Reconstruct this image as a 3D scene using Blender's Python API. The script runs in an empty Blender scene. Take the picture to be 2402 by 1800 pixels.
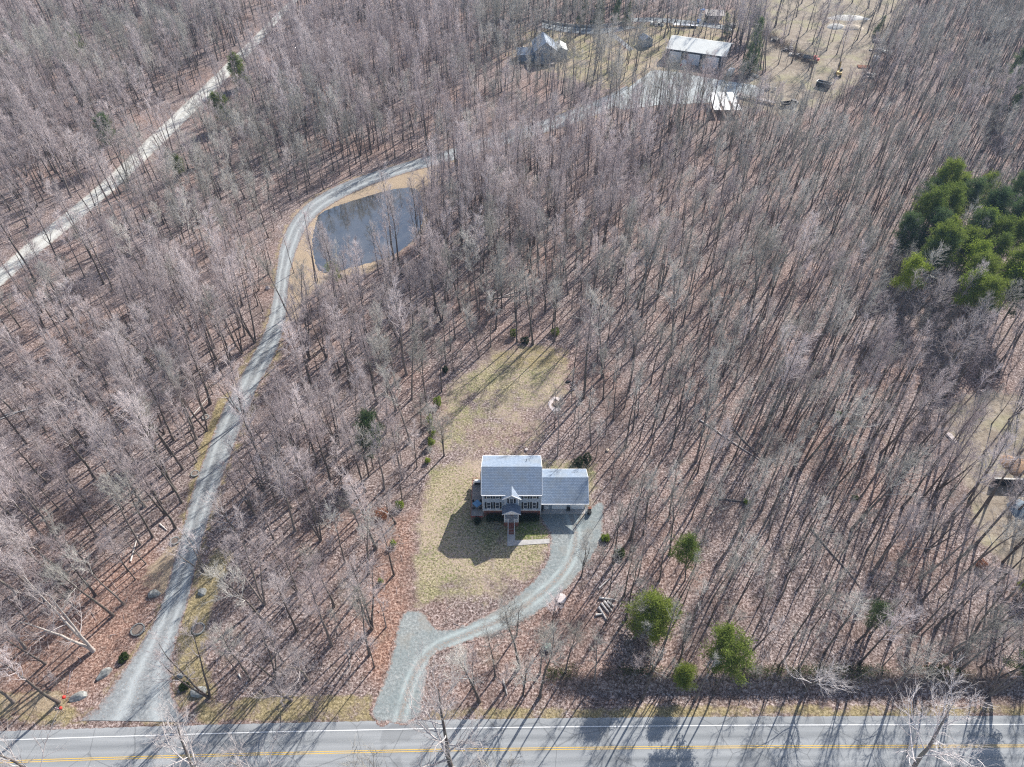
import bpy, bmesh, math, random
import numpy as np
from mathutils import Vector, Matrix
R = math.radians
SC = bpy.context.scene
COL = SC.collection

# ------------------------------------------------------------------ camera, sky, sun, exposure
CAM_H, PITCH, FPX, PW, PH = 122.0, 45.0, 1602.0, 2402.0, 1800.0
cd = bpy.data.cameras.new('camera'); cam = bpy.data.objects.new('camera', cd); COL.objects.link(cam)
cd.sensor_width = 36.0; cd.lens = 36.0 * FPX / PW; cd.clip_start = 1.0; cd.clip_end = 5000.0
cam.location = (0, 0, CAM_H); cam.rotation_euler = (R(90 - PITCH), 0, 0)
SC.camera = cam
SUN_EL, SUN_AZ = 35.5, 55.0            # azimuth counted from +x towards +y
w = bpy.data.worlds.new('World'); SC.world = w; w.use_nodes = True
nt = w.node_tree; nt.nodes.clear()
sky = nt.nodes.new('ShaderNodeTexSky'); sky.sky_type = 'NISHITA'; sky.sun_disc = False
sky.sun_elevation = R(SUN_EL); sky.sun_rotation = R(90 - SUN_AZ); sky.air_density = 1.0; sky.dust_density = 1.5
bg = nt.nodes.new('ShaderNodeBackground'); bg.inputs['Strength'].default_value = 0.11
wo = nt.nodes.new('ShaderNodeOutputWorld')
nt.links.new(sky.outputs[0], bg.inputs[0]); nt.links.new(bg.outputs[0], wo.inputs[0])
sd = bpy.data.lights.new('sun', 'SUN'); sd.energy = 4.8; sd.angle = R(0.5); sd.color = (1.0, 0.96, 0.90)
sun = bpy.data.objects.new('sun', sd); COL.objects.link(sun)
dv = Vector((math.cos(R(SUN_AZ)) * math.cos(R(SUN_EL)), math.sin(R(SUN_AZ)) * math.cos(R(SUN_EL)), math.sin(R(SUN_EL))))
sun.rotation_euler = dv.to_track_quat('Z', 'Y').to_euler(); sun.location = (60, 200, 150)
SC.view_settings.view_transform = 'Standard'; SC.view_settings.look = 'None'
SC.view_settings.exposure = 0.62; SC.view_settings.gamma = 1.0
SC.cycles.max_bounces = 4; SC.cycles.diffuse_bounces = 3; SC.cycles.glossy_bounces = 2
SC.cycles.transparent_max_bounces = 4
SC.cycles.use_denoising = False
SC.cycles.filter_width = 1.2

# ------------------------------------------------------------------ ground coordinates of the surveyed points
_t = R(PITCH)
_F = np.array([0, math.cos(_t), -math.sin(_t)]); _U = np.array([0, math.sin(_t), math.cos(_t)]); _X = np.array([1.0, 0, 0])
K = 2402.0 / 2212.0
def s(px, py, z=0.0):
    d = _F * FPX + _X * (px - PW / 2) - _U * (py - PH / 2)
    k = (z - CAM_H) / d[2]; p = d * k
    return (float(p[0]), float(p[1]))
def g(dx, dy, z=0.0): return s(dx * K, dy * K, z)
def vert(px, py, y):
    d = _F * FPX + _X * (px - PW / 2) - _U * (py - PH / 2)
    k = y / d[1]; p = d * k
    return (float(p[0]), float(y), float(CAM_H + p[2]))
def proj(x, y, z=0.0):
    v = np.array([x, y, z - CAM_H]); m = float(v @ _F)
    return (PW / 2 + FPX * v[0] / m, PH / 2 - FPX * float(v @ _U) / m)
def poly(pts): return [g(*p) for p in pts]
def sm(e0, e1, x):
    t = np.clip((x - e0) / (e1 - e0), 0, 1); return t * t * (3 - 2 * t)
def terrain(x, y):
    x = np.asarray(x, float); y = np.asarray(y, float)
    crest = 48.6 - 0.0 * x; dit = 45.3
    m = sm(3, 14, x) * (1 - sm(90, 130, x))
    z = m * (1.7 * np.exp(-((y - crest) / 1.45) ** 2) - 0.75 * np.exp(-((y - dit) / 1.2) ** 2))
    far = sm(60, 140, y) * sm(0, 1, 1)
    z = z + 0 * far
    return z
def tz(x, y): return float(terrain(x, y))

# ------------------------------------------------------------------ materials
def nodes(name, rough=0.9, spec=0.2):
    m = bpy.data.materials.new(name); m.use_nodes = True
    n = m.node_tree; b = n.nodes['Principled BSDF']
    b.inputs['Roughness'].default_value = rough
    b.inputs['Specular IOR Level'].default_value = spec
    return m, n, b
def N(n, t, **kw):
    x = n.nodes.new(t)
    for k, v in kw.items():
        if k in x.inputs.keys(): x.inputs[k].default_value = v
        else: setattr(x, k, v)
    return x
def coord(n): return N(n, 'ShaderNodeTexCoord').outputs['Object']
def noise(n, vec, scale, detail=3.0, rough=0.6):
    x = N(n, 'ShaderNodeTexNoise', Scale=scale, Detail=detail, Roughness=rough)
    n.links.new(vec, x.inputs['Vector']); return x.outputs['Fac']
def ramp(n, fac, stops, interp='LINEAR'):
    r = N(n, 'ShaderNodeValToRGB'); cr = r.color_ramp; cr.interpolation = interp
    while len(cr.elements) < len(stops): cr.elements.new(0.5)
    for e, (p, c) in zip(cr.elements, stops):
        e.position = p; e.color = (c, c, c, 1) if isinstance(c, (int, float)) else (*c, 1)
    n.links.new(fac, r.inputs[0]); return r.outputs['Color']
def mix(n, fac, a, b, mode='MIX'):
    x = N(n, 'ShaderNodeMix', data_type='RGBA', blend_type=mode)
    for i, v in ((0, fac), (6, a), (7, b)):
        if isinstance(v, (int, float)): x.inputs[i].default_value = v
        elif isinstance(v, tuple): x.inputs[i].default_value = (*v, 1)
        else: n.links.new(v, x.inputs[i])
    return x.outputs[2]
def mth(n, op, a, b=0.0, clamp=False):
    x = N(n, 'ShaderNodeMath', operation=op, use_clamp=clamp)
    for i, v in ((0, a), (1, b)):
        if isinstance(v, (int, float)): x.inputs[i].default_value = v
        else: n.links.new(v, x.inputs[i])
    return x.outputs[0]
def bump(n, b, h, strength=0.3, dist=0.05):
    x = N(n, 'ShaderNodeBump', Strength=strength, Distance=dist); n.links.new(h, x.inputs['Height'])
    n.links.new(x.outputs[0], b.inputs['Normal'])
def plain(name, c, var=0.12, scale=3.0, rough=0.7, spec=0.3, metal=0.0, b2=0.0):
    m, n, b = nodes(name, rough, spec); v = coord(n); f = noise(n, v, scale, 4)
    lo = tuple(x * (1 - var) for x in c); hi = tuple(min(1, x * (1 + var)) for x in c)
    n.links.new(ramp(n, f, [(0.3, lo), (0.7, hi)]), b.inputs['Base Color'])
    b.inputs['Metallic'].default_value = metal
    if b2: bump(n, b, f, b2, 0.05)
    return m
M = {}
def litter_colour(n, v, warm):
    sp = noise(n, v, 2.3, 4, 0.85)
    sp2 = noise(n, v, 0.9, 3, 0.7)
    c = ramp(n, sp, [(0.35, (0.035, 0.024, 0.022)), (0.44, (0.13, 0.09, 0.078)), (0.51, (0.28, 0.215, 0.198)), (0.58, (0.49, 0.405, 0.378)), (0.68, (0.76, 0.68, 0.645))])
    c2 = ramp(n, sp, [(0.33, (0.06, 0.032, 0.025)), (0.44, (0.20, 0.10, 0.068)), (0.52, (0.38, 0.21, 0.145)), (0.60, (0.55, 0.36, 0.27)), (0.70, (0.70, 0.52, 0.42))])
    lowm = noise(n, v, 0.045, 3, 0.6)
    f = mth(n, 'ADD', ramp(n, lowm, [(0.46, 0.0), (0.66, 0.35)]), warm, True)
    c = mix(n, f, c, c2)
    bare = ramp(n, noise(n, v, 0.13, 5, 0.7), [(0.56, 0.0), (0.70, 0.55)])
    c = mix(n, bare, c, ramp(n, sp, [(0.35, (0.06, 0.05, 0.04)), (0.65, (0.33, 0.28, 0.21))]))
    dampm = ramp(n, noise(n, v, 0.065, 5, 0.65), [(0.36, 0.5), (0.48, 0.0)])
    c = mix(n, dampm, c, (0.105, 0.077, 0.065), 'MIX')
    return mix(n, ramp(n, sp2, [(0.35, 0.5), (0.55, 0.0)]), c, (0.085, 0.06, 0.052))
def ground_material():
    m, n, b = nodes('ground', 0.95, 0.1); v = coord(n)
    at = N(n, 'ShaderNodeAttribute', attribute_name='region')
    sep = N(n, 'ShaderNodeSeparateColor'); n.links.new(at.outputs['Color'], sep.inputs[0])
    at2 = N(n, 'ShaderNodeAttribute', attribute_name='region_b')
    sp2 = N(n, 'ShaderNodeSeparateColor'); n.links.new(at2.outputs['Color'], sp2.inputs[0])
    pn = noise(n, v, 0.35, 6, 0.75); pd = mth(n, 'ADD', mth(n, 'MULTIPLY', mth(n, 'SUBTRACT', pn, 0.5), 1.9), mth(n, 'MULTIPLY', mth(n, 'SUBTRACT', noise(n, v, 0.11, 4, 0.6), 0.5), 1.3))
    fine = noise(n, v, 2.6, 4, 0.8)
    def mask(o, lo=0.42, hi=0.58):
        t = mth(n, 'ADD', o, mth(n, 'MULTIPLY', pd, mth(n, 'MULTIPLY', mth(n, 'GREATER_THAN', o, 0.02), 1.0)))
        return ramp(n, t, [(lo, 0.0), (hi, 1.0)])
    c = litter_colour(n, v, sp2.outputs[0])
    lawn = ramp(n, fine, [(0.34, (0.07, 0.06, 0.035)), (0.44, (0.19, 0.165, 0.09)), (0.53, (0.37, 0.32, 0.19)), (0.62, (0.60, 0.52, 0.36))])
    lg = ramp(n, fine, [(0.34, (0.04, 0.055, 0.016)), (0.5, (0.12, 0.16, 0.045)), (0.66, (0.30, 0.32, 0.10))])
    lawn = mix(n, ramp(n, noise(n, v, 0.12, 4, 0.6), [(0.44, 0.0), (0.62, 0.45)]), lawn, lg)
    lawn = mix(n, sp2.outputs[1], lawn, lg)
    leafy = ramp(n, mth(n, 'ADD', noise(n, v, 1.6, 4, 0.85), mth(n, 'MULTIPLY', mth(n, 'SUBTRACT', noise(n, v, 0.07, 3), 0.5), 0.5)), [(0.48, 0.0), (0.56, 0.9)])
    lawn = mix(n, mth(n, 'MULTIPLY', leafy, 0.8), lawn, (0.47, 0.36, 0.30))
    c = mix(n, mask(sep.outputs[0], 0.3, 0.75), c, lawn)
    verge = ramp(n, fine, [(0.34, (0.10, 0.08, 0.045)), (0.5, (0.29, 0.235, 0.125)), (0.64, (0.50, 0.41, 0.25))])
    c = mix(n, mask(sep.outputs[1], 0.3, 0.7), c, verge)
    dirt = ramp(n, noise(n, v, 0.8, 6, 0.8), [(0.34, (0.15, 0.12, 0.09)), (0.5, (0.33, 0.275, 0.215)), (0.64, (0.50, 0.44, 0.36))])
    dirt = mix(n, ramp(n, noise(n, v, 0.10, 6, 0.75), [(0.48, 0.0), (0.62, 0.7)]), dirt, (0.20, 0.16, 0.125))
    dirt = mix(n, ramp(n, noise(n, v, 0.08, 4, 0.6), [(0.5, 0.0), (0.66, 0.5)]), dirt, (0.36, 0.35, 0.19))
    c = mix(n, mask(sep.outputs[2], 0.3, 0.7), c, dirt)
    tan = ramp(n, fine, [(0.3, (0.27, 0.20, 0.135)), (0.7, (0.54, 0.43, 0.31))])
    c = mix(n, mask(sp2.outputs[2], 0.3, 0.7), c, tan)
    n.links.new(c, b.inputs['Base Color'])
    bump(n, b, noise(n, v, 2.3, 4, 0.85), 0.9, 0.18)
    return m
def gravel(name, lo, md, hi, track=None, patch=None, edge=True):
    m, n, b = nodes(name, 0.95, 0.15); v = coord(n)
    f = noise(n, v, 1.6, 6, 0.85)
    c = ramp(n, f, [(0.3, lo), (0.5, md), (0.7, hi)])
    lowf = noise(n, v, 0.16, 5, 0.65)
    c = mix(n, ramp(n, lowf, [(0.4, 0.0), (0.68, 0.55)]), c, patch or hi)
    if track:
        uv = N(n, 'ShaderNodeUVMap', uv_map='UVMap'); sx = N(n, 'ShaderNodeSeparateXYZ'); n.links.new(uv.outputs[0], sx.inputs[0])
        u = mth(n, 'ADD', sx.outputs[0], mth(n, 'MULTIPLY', mth(n, 'SUBTRACT', noise(n, v, 0.15, 3), 0.5), 0.22))
        tr = ramp(n, u, [(0.0, 0.0), (0.2, 0.15), (0.31, 1.0), (0.42, 0.1), (0.5, 0.0), (0.58, 0.1), (0.7, 1.0), (0.82, 0.15), (1.0, 0.0)])
        c = mix(n, mth(n, 'MULTIPLY', tr, 0.75), c, track)
        ed = ramp(n, mth(n, 'ADD', mth(n, 'ABSOLUTE', mth(n, 'SUBTRACT', sx.outputs[0], 0.5)), mth(n, 'MULTIPLY', mth(n, 'SUBTRACT', noise(n, v, 1.1, 5, 0.8), 0.5), 0.42)), [(0.41, 0.0), (0.5, 1.0)])
        c = mix(n, ed, c, litter_colour(n, v, mth(n, 'ADD', 0.3, 0.0)))
    lf = ramp(n, noise(n, v, 2.9, 3, 0.8), [(0.60, 0.0), (0.66, 0.7)])
    c = mix(n, lf, c, (0.30, 0.22, 0.17))
    n.links.new(c, b.inputs['Base Color']); bump(n, b, f, 0.6, 0.1)
    return m
def bark(name, stops, tint, lichen=0.0):
    m, n, b = nodes(name, 0.9, 0.15); v = coord(n)
    oi = N(n, 'ShaderNodeObjectInfo')
    f = noise(n, v, 1.7, 4, 0.7); c = ramp(n, f, [(0.3, stops[0]), (0.7, stops[1])])
    c = mix(n, mth(n, 'MULTIPLY', oi.outputs['Random'], 1.0), c, tint, 'MULTIPLY')
    # each tree has its own bark tone; it belongs to the tree, not to the light
    r2 = mth(n, 'FRACT', mth(n, 'MULTIPLY', oi.outputs['Random'], 7.31))
    c = mix(n, ramp(n, r2, [(0.55, 0.0), (1.0, 0.7)]), c, tuple(min(1, x * 1.45) for x in stops[1]))
    if lichen:
        c = mix(n, ramp(n, noise(n, v, 0.6, 3), [(0.52, 0.0), (0.62, lichen)]), c, (0.24, 0.27, 0.20))
    n.links.new(c, b.inputs['Base Color']); return m
def foliage(name, lo, hi, tip):
    m, n, b = nodes(name, 0.75, 0.2); v = coord(n); oi = N(n, 'ShaderNodeObjectInfo')
    c = ramp(n, noise(n, v, 0.7, 3), [(0.35, lo), (0.65, hi)])
    c = mix(n, mth(n, 'MULTIPLY', oi.outputs['Random'], 0.55), c, tip)
    n.links.new(c, b.inputs['Base Color'])
    tr_ = N(n, 'ShaderNodeBsdfTranslucent'); n.links.new(c, tr_.inputs['Color']); ms = N(n, 'ShaderNodeMixShader'); ms.inputs[0].default_value = 0.42
    n.links.new(b.outputs[0], ms.inputs[1]); n.links.new(tr_.outputs[0], ms.inputs[2]); n.links.new(ms.outputs[0], n.nodes['Material Output'].inputs['Surface'])
    return m
def roofing(name, a, b_, c_, course=0.28, axis='y'):
    m, n, b = nodes(name, 0.6, 0.5); v = coord(n)
    br = N(n, 'ShaderNodeTexBrick', Scale=1.0); br.offset = 0.5
    br.inputs['Brick Width'].default_value = 0.55; br.inputs['Row Height'].default_value = course
    br.inputs['Mortar Size'].default_value = 0.028; br.inputs['Bias'].default_value = 0.0
    br.inputs['Color1'].default_value = (*a, 1); br.inputs['Color2'].default_value = (*b_, 1); br.inputs['Mortar'].default_value = (*c_, 1)
    n.links.new(v, br.inputs['Vector'])
    c = mix(n, ramp(n, noise(n, v, 0.35, 4), [(0.45, 0.0), (0.65, 0.3)]), br.outputs['Color'], (0.27, 0.27, 0.23))
    c = mix(n, ramp(n, noise(n, v, 6, 3), [(0.35, 0.25), (0.65, 0.0)]), c, (0.10, 0.11, 0.13))
    n.links.new(c, b.inputs['Base Color']); return m
def siding(name, c, course=0.13, dark=0.6):
    m, n, b = nodes(name, 0.6, 0.3); v = coord(n)
    wv = N(n, 'ShaderNodeTexWave', wave_type='BANDS', bands_direction='Z', wave_profile='SAW', Scale=1 / course / 6.2832 * 2 * math.pi / 1.0 / 2)
    wv.inputs['Distortion'].default_value = 0.0
    n.links.new(v, wv.inputs['Vector'])
    f = ramp(n, wv.outputs['Fac'], [(0.0, tuple(x * dark for x in c)), (0.25, c), (1.0, tuple(min(1, x * 1.06) for x in c))])
    f = mix(n, ramp(n, noise(n, v, 0.8, 4), [(0.4, 0.12), (0.6, 0.0)]), f, tuple(x * 0.7 for x in c))
    n.links.new(f, b.inputs['Base Color']); return m
def bricks(name, c1, c2, mo, sc=1.0):
    m, n, b = nodes(name, 0.9, 0.2); v = coord(n)
    mp = N(n, 'ShaderNodeMapping'); mp.inputs['Rotation'].default_value = (R(90), 0, 0); n.links.new(v, mp.inputs[0])
    br = N(n, 'ShaderNodeTexBrick', Scale=1.0); br.inputs['Brick Width'].default_value = 0.22 * sc; br.inputs['Row Height'].default_value = 0.075 * sc
    br.inputs['Mortar Size'].default_value = 0.008; br.inputs['Color1'].default_value = (*c1, 1); br.inputs['Color2'].default_value = (*c2, 1); br.inputs['Mortar'].default_value = (*mo, 1)
    n.links.new(mp.outputs[0], br.inputs['Vector'])
    c = mix(n, ramp(n, noise(n, v, 1.2, 4), [(0.4, 0.3), (0.6, 0.0)]), br.outputs['Color'], (0.12, 0.06, 0.05))
    n.links.new(c, b.inputs['Base Color']); return m
M['ground'] = ground_material()
M['lane'] = gravel('lane_gravel', (0.13, 0.14, 0.145), (0.27, 0.285, 0.29), (0.46, 0.48, 0.475), track=(0.46, 0.49, 0.49), patch=(0.20, 0.205, 0.21))
M['drive0'] = gravel('driveway_gravel', (0.13, 0.145, 0.145), (0.27, 0.29, 0.285), (0.47, 0.49, 0.475), patch=(0.21, 0.26, 0.265))
M['sandroad'] = gravel('sandy_gravel', (0.36, 0.35, 0.32), (0.50, 0.49, 0.45), (0.66, 0.65, 0.60), track=(0.66, 0.66, 0.62), patch=(0.50, 0.49, 0.43))
M['yard'] = gravel('yard_gravel', (0.30, 0.32, 0.32), (0.42, 0.45, 0.45), (0.56, 0.58, 0.58), patch=(0.50, 0.53, 0.52))
def drive_material():
    m, n, b = nodes('driveway_gravel', 0.95, 0.15); v = coord(n); f = noise(n, v, 1.9, 6, 0.85)
    at = N(n, 'ShaderNodeAttribute', attribute_name='lay'); se = N(n, 'ShaderNodeSeparateColor'); n.links.new(at.outputs['Color'], se.inputs[0])
    c = ramp(n, f, [(0.32, (0.13, 0.145, 0.145)), (0.5, (0.27, 0.29, 0.285)), (0.66, (0.46, 0.48, 0.465))])
    c = mix(n, ramp(n, noise(n, v, 0.14, 5, 0.65), [(0.42, 0.0), (0.64, 0.6)]), c, (0.19, 0.235, 0.24))
    c = mix(n, ramp(n, noise(n, v, 0.22, 5, 0.65), [(0.52, 0.0), (0.66, 0.5)]), c, (0.30, 0.265, 0.22))
    c = mix(n, mth(n, 'MULTIPLY', se.outputs[1], ramp(n, noise(n, v, 0.4, 4), [(0.3, 0.2), (0.6, 0.75)])), c, (0.43, 0.49, 0.48))
    lv = noise(n, v, 2.6, 4, 0.85)
    c = mix(n, mth(n, 'MULTIPLY', se.outputs[2], ramp(n, lv, [(0.46, 0.0), (0.56, 0.8)])), c, (0.33, 0.25, 0.20))
    c = mix(n, ramp(n, lv, [(0.60, 0.0), (0.66, 0.7)]), c, (0.32, 0.23, 0.18))
    e = mth(n, 'ADD', se.outputs[0], mth(n, 'ADD', mth(n, 'MULTIPLY', mth(n, 'SUBTRACT', noise(n, v, 1.3, 5, 0.8), 0.5), 1.1), mth(n, 'MULTIPLY', mth(n, 'SUBTRACT', noise(n, v, 0.25, 3), 0.5), 0.7)))
    c = mix(n, ramp(n, e, [(0.62, 0.0), (0.86, 1.0)]), c, litter_colour(n, v, 0.25)); n.links.new(c, b.inputs['Base Color']); bump(n, b, f, 0.6, 0.1); return m
def asphalt():
    m, n, b = nodes('asphalt', 0.9, 0.2); v = coord(n)
    f = noise(n, v, 7, 4, 0.85)
    c = ramp(n, f, [(0.32, (0.19, 0.20, 0.205)), (0.5, (0.275, 0.285, 0.29)), (0.68, (0.385, 0.395, 0.40))])
    mp = N(n, 'ShaderNodeMapping'); mp.inputs['Scale'].default_value = (0.05, 1.0, 1.0); n.links.new(v, mp.inputs[0])
    st = noise(n, mp.outputs[0], 0.75, 4, 0.6)
    c = mix(n, ramp(n, st, [(0.38, 0.6), (0.6, 0.0)]), c, (0.17, 0.18, 0.19))
    c = mix(n, ramp(n, st, [(0.55, 0.0), (0.7, 0.5)]), c, (0.42, 0.43, 0.435))
    uv = N(n, 'ShaderNodeUVMap', uv_map='UVMap'); sx = N(n, 'ShaderNodeSeparateXYZ'); n.links.new(uv.outputs[0], sx.inputs[0])
    u = mth(n, 'ADD', sx.outputs[0], mth(n, 'MULTIPLY', mth(n, 'SUBTRACT', noise(n, mp.outputs[0], 0.5, 3), 0.5), 0.06))
    wl = ramp(n, u, [(0.0, 0.3), (0.17, 0.0), (0.24, 0.5), (0.32, 0.0), (0.40, 0.6), (0.5, 0.1), (0.60, 0.55), (0.68, 0.0), (0.76, 0.5), (0.84, 0.1), (1.0, 0.5)])
    c = mix(n, wl, c, (0.40, 0.41, 0.415))
    pt = ramp(n, noise(n, v, 0.09, 3, 0.5), [(0.585, 0.0), (0.60, 0.35)]); c = mix(n, pt, c, (0.15, 0.155, 0.16))
    vo = N(n, 'ShaderNodeTexVoronoi', feature='DISTANCE_TO_EDGE', Scale=0.16); 
    ds = mix(n, 0.25, v, N_col(n, v)); n.links.new(ds, vo.inputs['Vector'])
    ck = ramp(n, vo.outputs['Distance'], [(0.0, 0.5), (0.012, 0.0)])
    c = mix(n, ck, c, (0.08, 0.085, 0.09))
    n.links.new(c, b.inputs['Base Color']); bump(n, b, f, 0.2, 0.03); return m
def N_col(n, v):
    x = N(n, 'ShaderNodeTexNoise', Scale=0.6, Detail=4.0); n.links.new(v, x.inputs['Vector']); return x.outputs['Color']
M['asphalt'] = asphalt(); M['drive'] = drive_material()
def paint(name, c):
    m, n, b = nodes(name, 0.6, 0.3); v = coord(n)
    n.links.new(ramp(n, noise(n, v, 3.5, 5, 0.8), [(0.28, tuple(x * 0.6 for x in c)), (0.40, c)]), b.inputs['Base Color']); return m
M['white_line'] = paint('white_line', (0.80, 0.80, 0.79)); M['yellow_line'] = paint('yellow_line', (0.72, 0.47, 0.10))
M['bark'] = bark('bark', ((0.10, 0.085, 0.075), (0.24, 0.205, 0.185)), (0.72, 0.68, 0.68), 0.35)
M['twig'] = bark('twig', ((0.34, 0.325, 0.295), (0.56, 0.535, 0.495)), (0.70, 0.69, 0.66))
M['twig_pink'] = bark('twig_pink', ((0.42, 0.37, 0.36), (0.64, 0.575, 0.565)), (0.76, 0.71, 0.72))
M['pale_bark'] = bark('pale_bark', ((0.42, 0.39, 0.36), (0.66, 0.62, 0.58)), (0.93, 0.9, 0.88))
M['pale_twig'] = bark('pale_twig', ((0.46, 0.42, 0.40), (0.66, 0.61, 0.59)), (0.92, 0.88, 0.88))
M['pine'] = foliage('pine_needles', (0.10, 0.15, 0.035), (0.21, 0.27, 0.06), (0.30, 0.35, 0.06))
M['dark_pine'] = foliage('dark_needles', (0.055, 0.10, 0.045), (0.12, 0.18, 0.075), (0.16, 0.21, 0.08))
M['ivy'] = foliage('ivy_leaves', (0.03, 0.05, 0.02), (0.08, 0.12, 0.03), (0.14, 0.18, 0.04))
M['shrub'] = foliage('shrub_leaves', (0.16, 0.23, 0.035), (0.30, 0.38, 0.055), (0.40, 0.46, 0.07))
M['boxwood'] = foliage('boxwood', (0.02, 0.035, 0.018), (0.05, 0.075, 0.035), (0.06, 0.09, 0.04))
M['rust_leaf'] = foliage('rust_leaves', (0.22, 0.09, 0.05), (0.40, 0.18, 0.09), (0.5, 0.25, 0.14))
M['roof'] = roofing('slate_blue_shingle', (0.34, 0.42, 0.53), (0.25, 0.33, 0.44), (0.13, 0.16, 0.21))
M['porch_roof'] = roofing('porch_shingle', (0.20, 0.26, 0.36), (0.15, 0.20, 0.29), (0.10, 0.13, 0.18), 0.2)
M['siding'] = siding('blue_grey_siding', (0.42, 0.49, 0.57)); M['grey_siding'] = siding('grey_siding', (0.30, 0.36, 0.42))
M['brick'] = bricks('red_brick', (0.33, 0.10, 0.075), (0.24, 0.075, 0.06), (0.30, 0.24, 0.21))
M['white'] = plain('white_trim', (0.80, 0.80, 0.80), 0.04, 2, 0.5); M['door_white'] = plain('white_door', (0.80, 0.82, 0.84), 0.04, 1, 0.45)
M['shutter'] = plain('black_shutter', (0.018, 0.02, 0.026), 0.3, 4, 0.5); M['brown'] = plain('brown_door', (0.28, 0.11, 0.06), 0.2, 4, 0.5)
def glassm(name, c):
    m, n, b = nodes(name, 0.06, 0.6); b.inputs['Base Color'].default_value = (*c, 1); return m
M['glass'] = glassm('window_glass', (0.05, 0.065, 0.09)); M['blind'] = plain('blinds', (0.34, 0.36, 0.40), 0.2, 8, 0.4)
M['concrete'] = plain('concrete', (0.46, 0.44, 0.42), 0.18, 1.2, 0.9, b2=0.2); M['deck'] = plain('deck_board', (0.30, 0.27, 0.245), 0.22, 2.2, 0.8)
M['redwood'] = plain('red_deck_edge', (0.33, 0.085, 0.075), 0.2, 3, 0.7); M['blue'] = plain('blue_canopy', (0.16, 0.33, 0.52), 0.15, 1.5, 0.7)
M['metal'] = plain('dark_metal', (0.05, 0.05, 0.055), 0.3, 5, 0.4, metal=0.5); M['rock'] = plain('boulder', (0.30, 0.305, 0.29), 0.5, 1.8, 0.9, b2=0.6)
M['stone_pale'] = plain('pale_stone', (0.62, 0.54, 0.51), 0.2, 3, 0.9); M['log'] = plain('log_bark', (0.30, 0.26, 0.23), 0.4, 4, 0.9)
M['cutwood'] = plain('cut_wood', (0.62, 0.50, 0.38), 0.2, 6, 0.8); M['snag'] = plain('bleached_wood', (0.60, 0.56, 0.52), 0.25, 3, 0.85)
M['green_box'] = plain('green_box', (0.30, 0.40, 0.34), 0.1, 3, 0.5); M['rubber'] = plain('rubber', (0.035, 0.035, 0.037), 0.3, 5, 0.8)
M['red'] = plain('red_paint', (0.72, 0.05, 0.035), 0.1, 3, 0.5); M['pink'] = plain('pink_cloth', (0.78, 0.58, 0.60), 0.15, 6, 0.7)
M['white_metal'] = plain('white_metal_roof', (0.80, 0.80, 0.74), 0.06, 0.4, 0.4); M['dark_wall'] = plain('dark_wall', (0.045, 0.05, 0.06), 0.2, 1, 0.6)
M['bluepaint'] = plain('blue_paint', (0.03, 0.22, 0.62), 0.15, 1, 0.5); M['tank'] = plain('tank_plastic', (0.60, 0.64, 0.70), 0.1, 2, 0.5)
M['rust'] = plain('rusty_sheet', (0.40, 0.36, 0.34), 0.35, 0.8, 0.8); M['orange_rust'] = plain('orange_rust', (0.38, 0.19, 0.12), 0.35, 1, 0.9)
M['sand'] = plain('sand_heap', (0.58, 0.49, 0.38), 0.2, 0.9, 0.95, b2=0.4); M['clay'] = plain('clay', (0.42, 0.27, 0.17), 0.35, 0.7, 0.95, b2=0.4)
M['yellow_machine'] = plain('machine_yellow', (0.55, 0.38, 0.12), 0.2, 2, 0.6); M['tarp'] = plain('tarp', (0.16, 0.20, 0.24), 0.25, 1.2, 0.8)
M['stonewall'] = plain('stone_wall', (0.52, 0.50, 0.46), 0.35, 1.5, 0.9, b2=0.4); M['stem'] = plain('stem', (0.22, 0.17, 0.14), 0.3, 3, 0.9)
def water():
    m, n, b = nodes('pond_water', 0.04, 0.9); v = coord(n)
    c = ramp(n, noise(n, v, 0.12, 4), [(0.35, (0.030, 0.030, 0.026)), (0.65, (0.085, 0.080, 0.070))])
    n.links.new(c, b.inputs['Base Color']); b.inputs['IOR'].default_value = 2.3
    bump(n, b, noise(n, v, 1.2, 2), 0.02, 0.02); return m
M['water'] = water()

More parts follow.
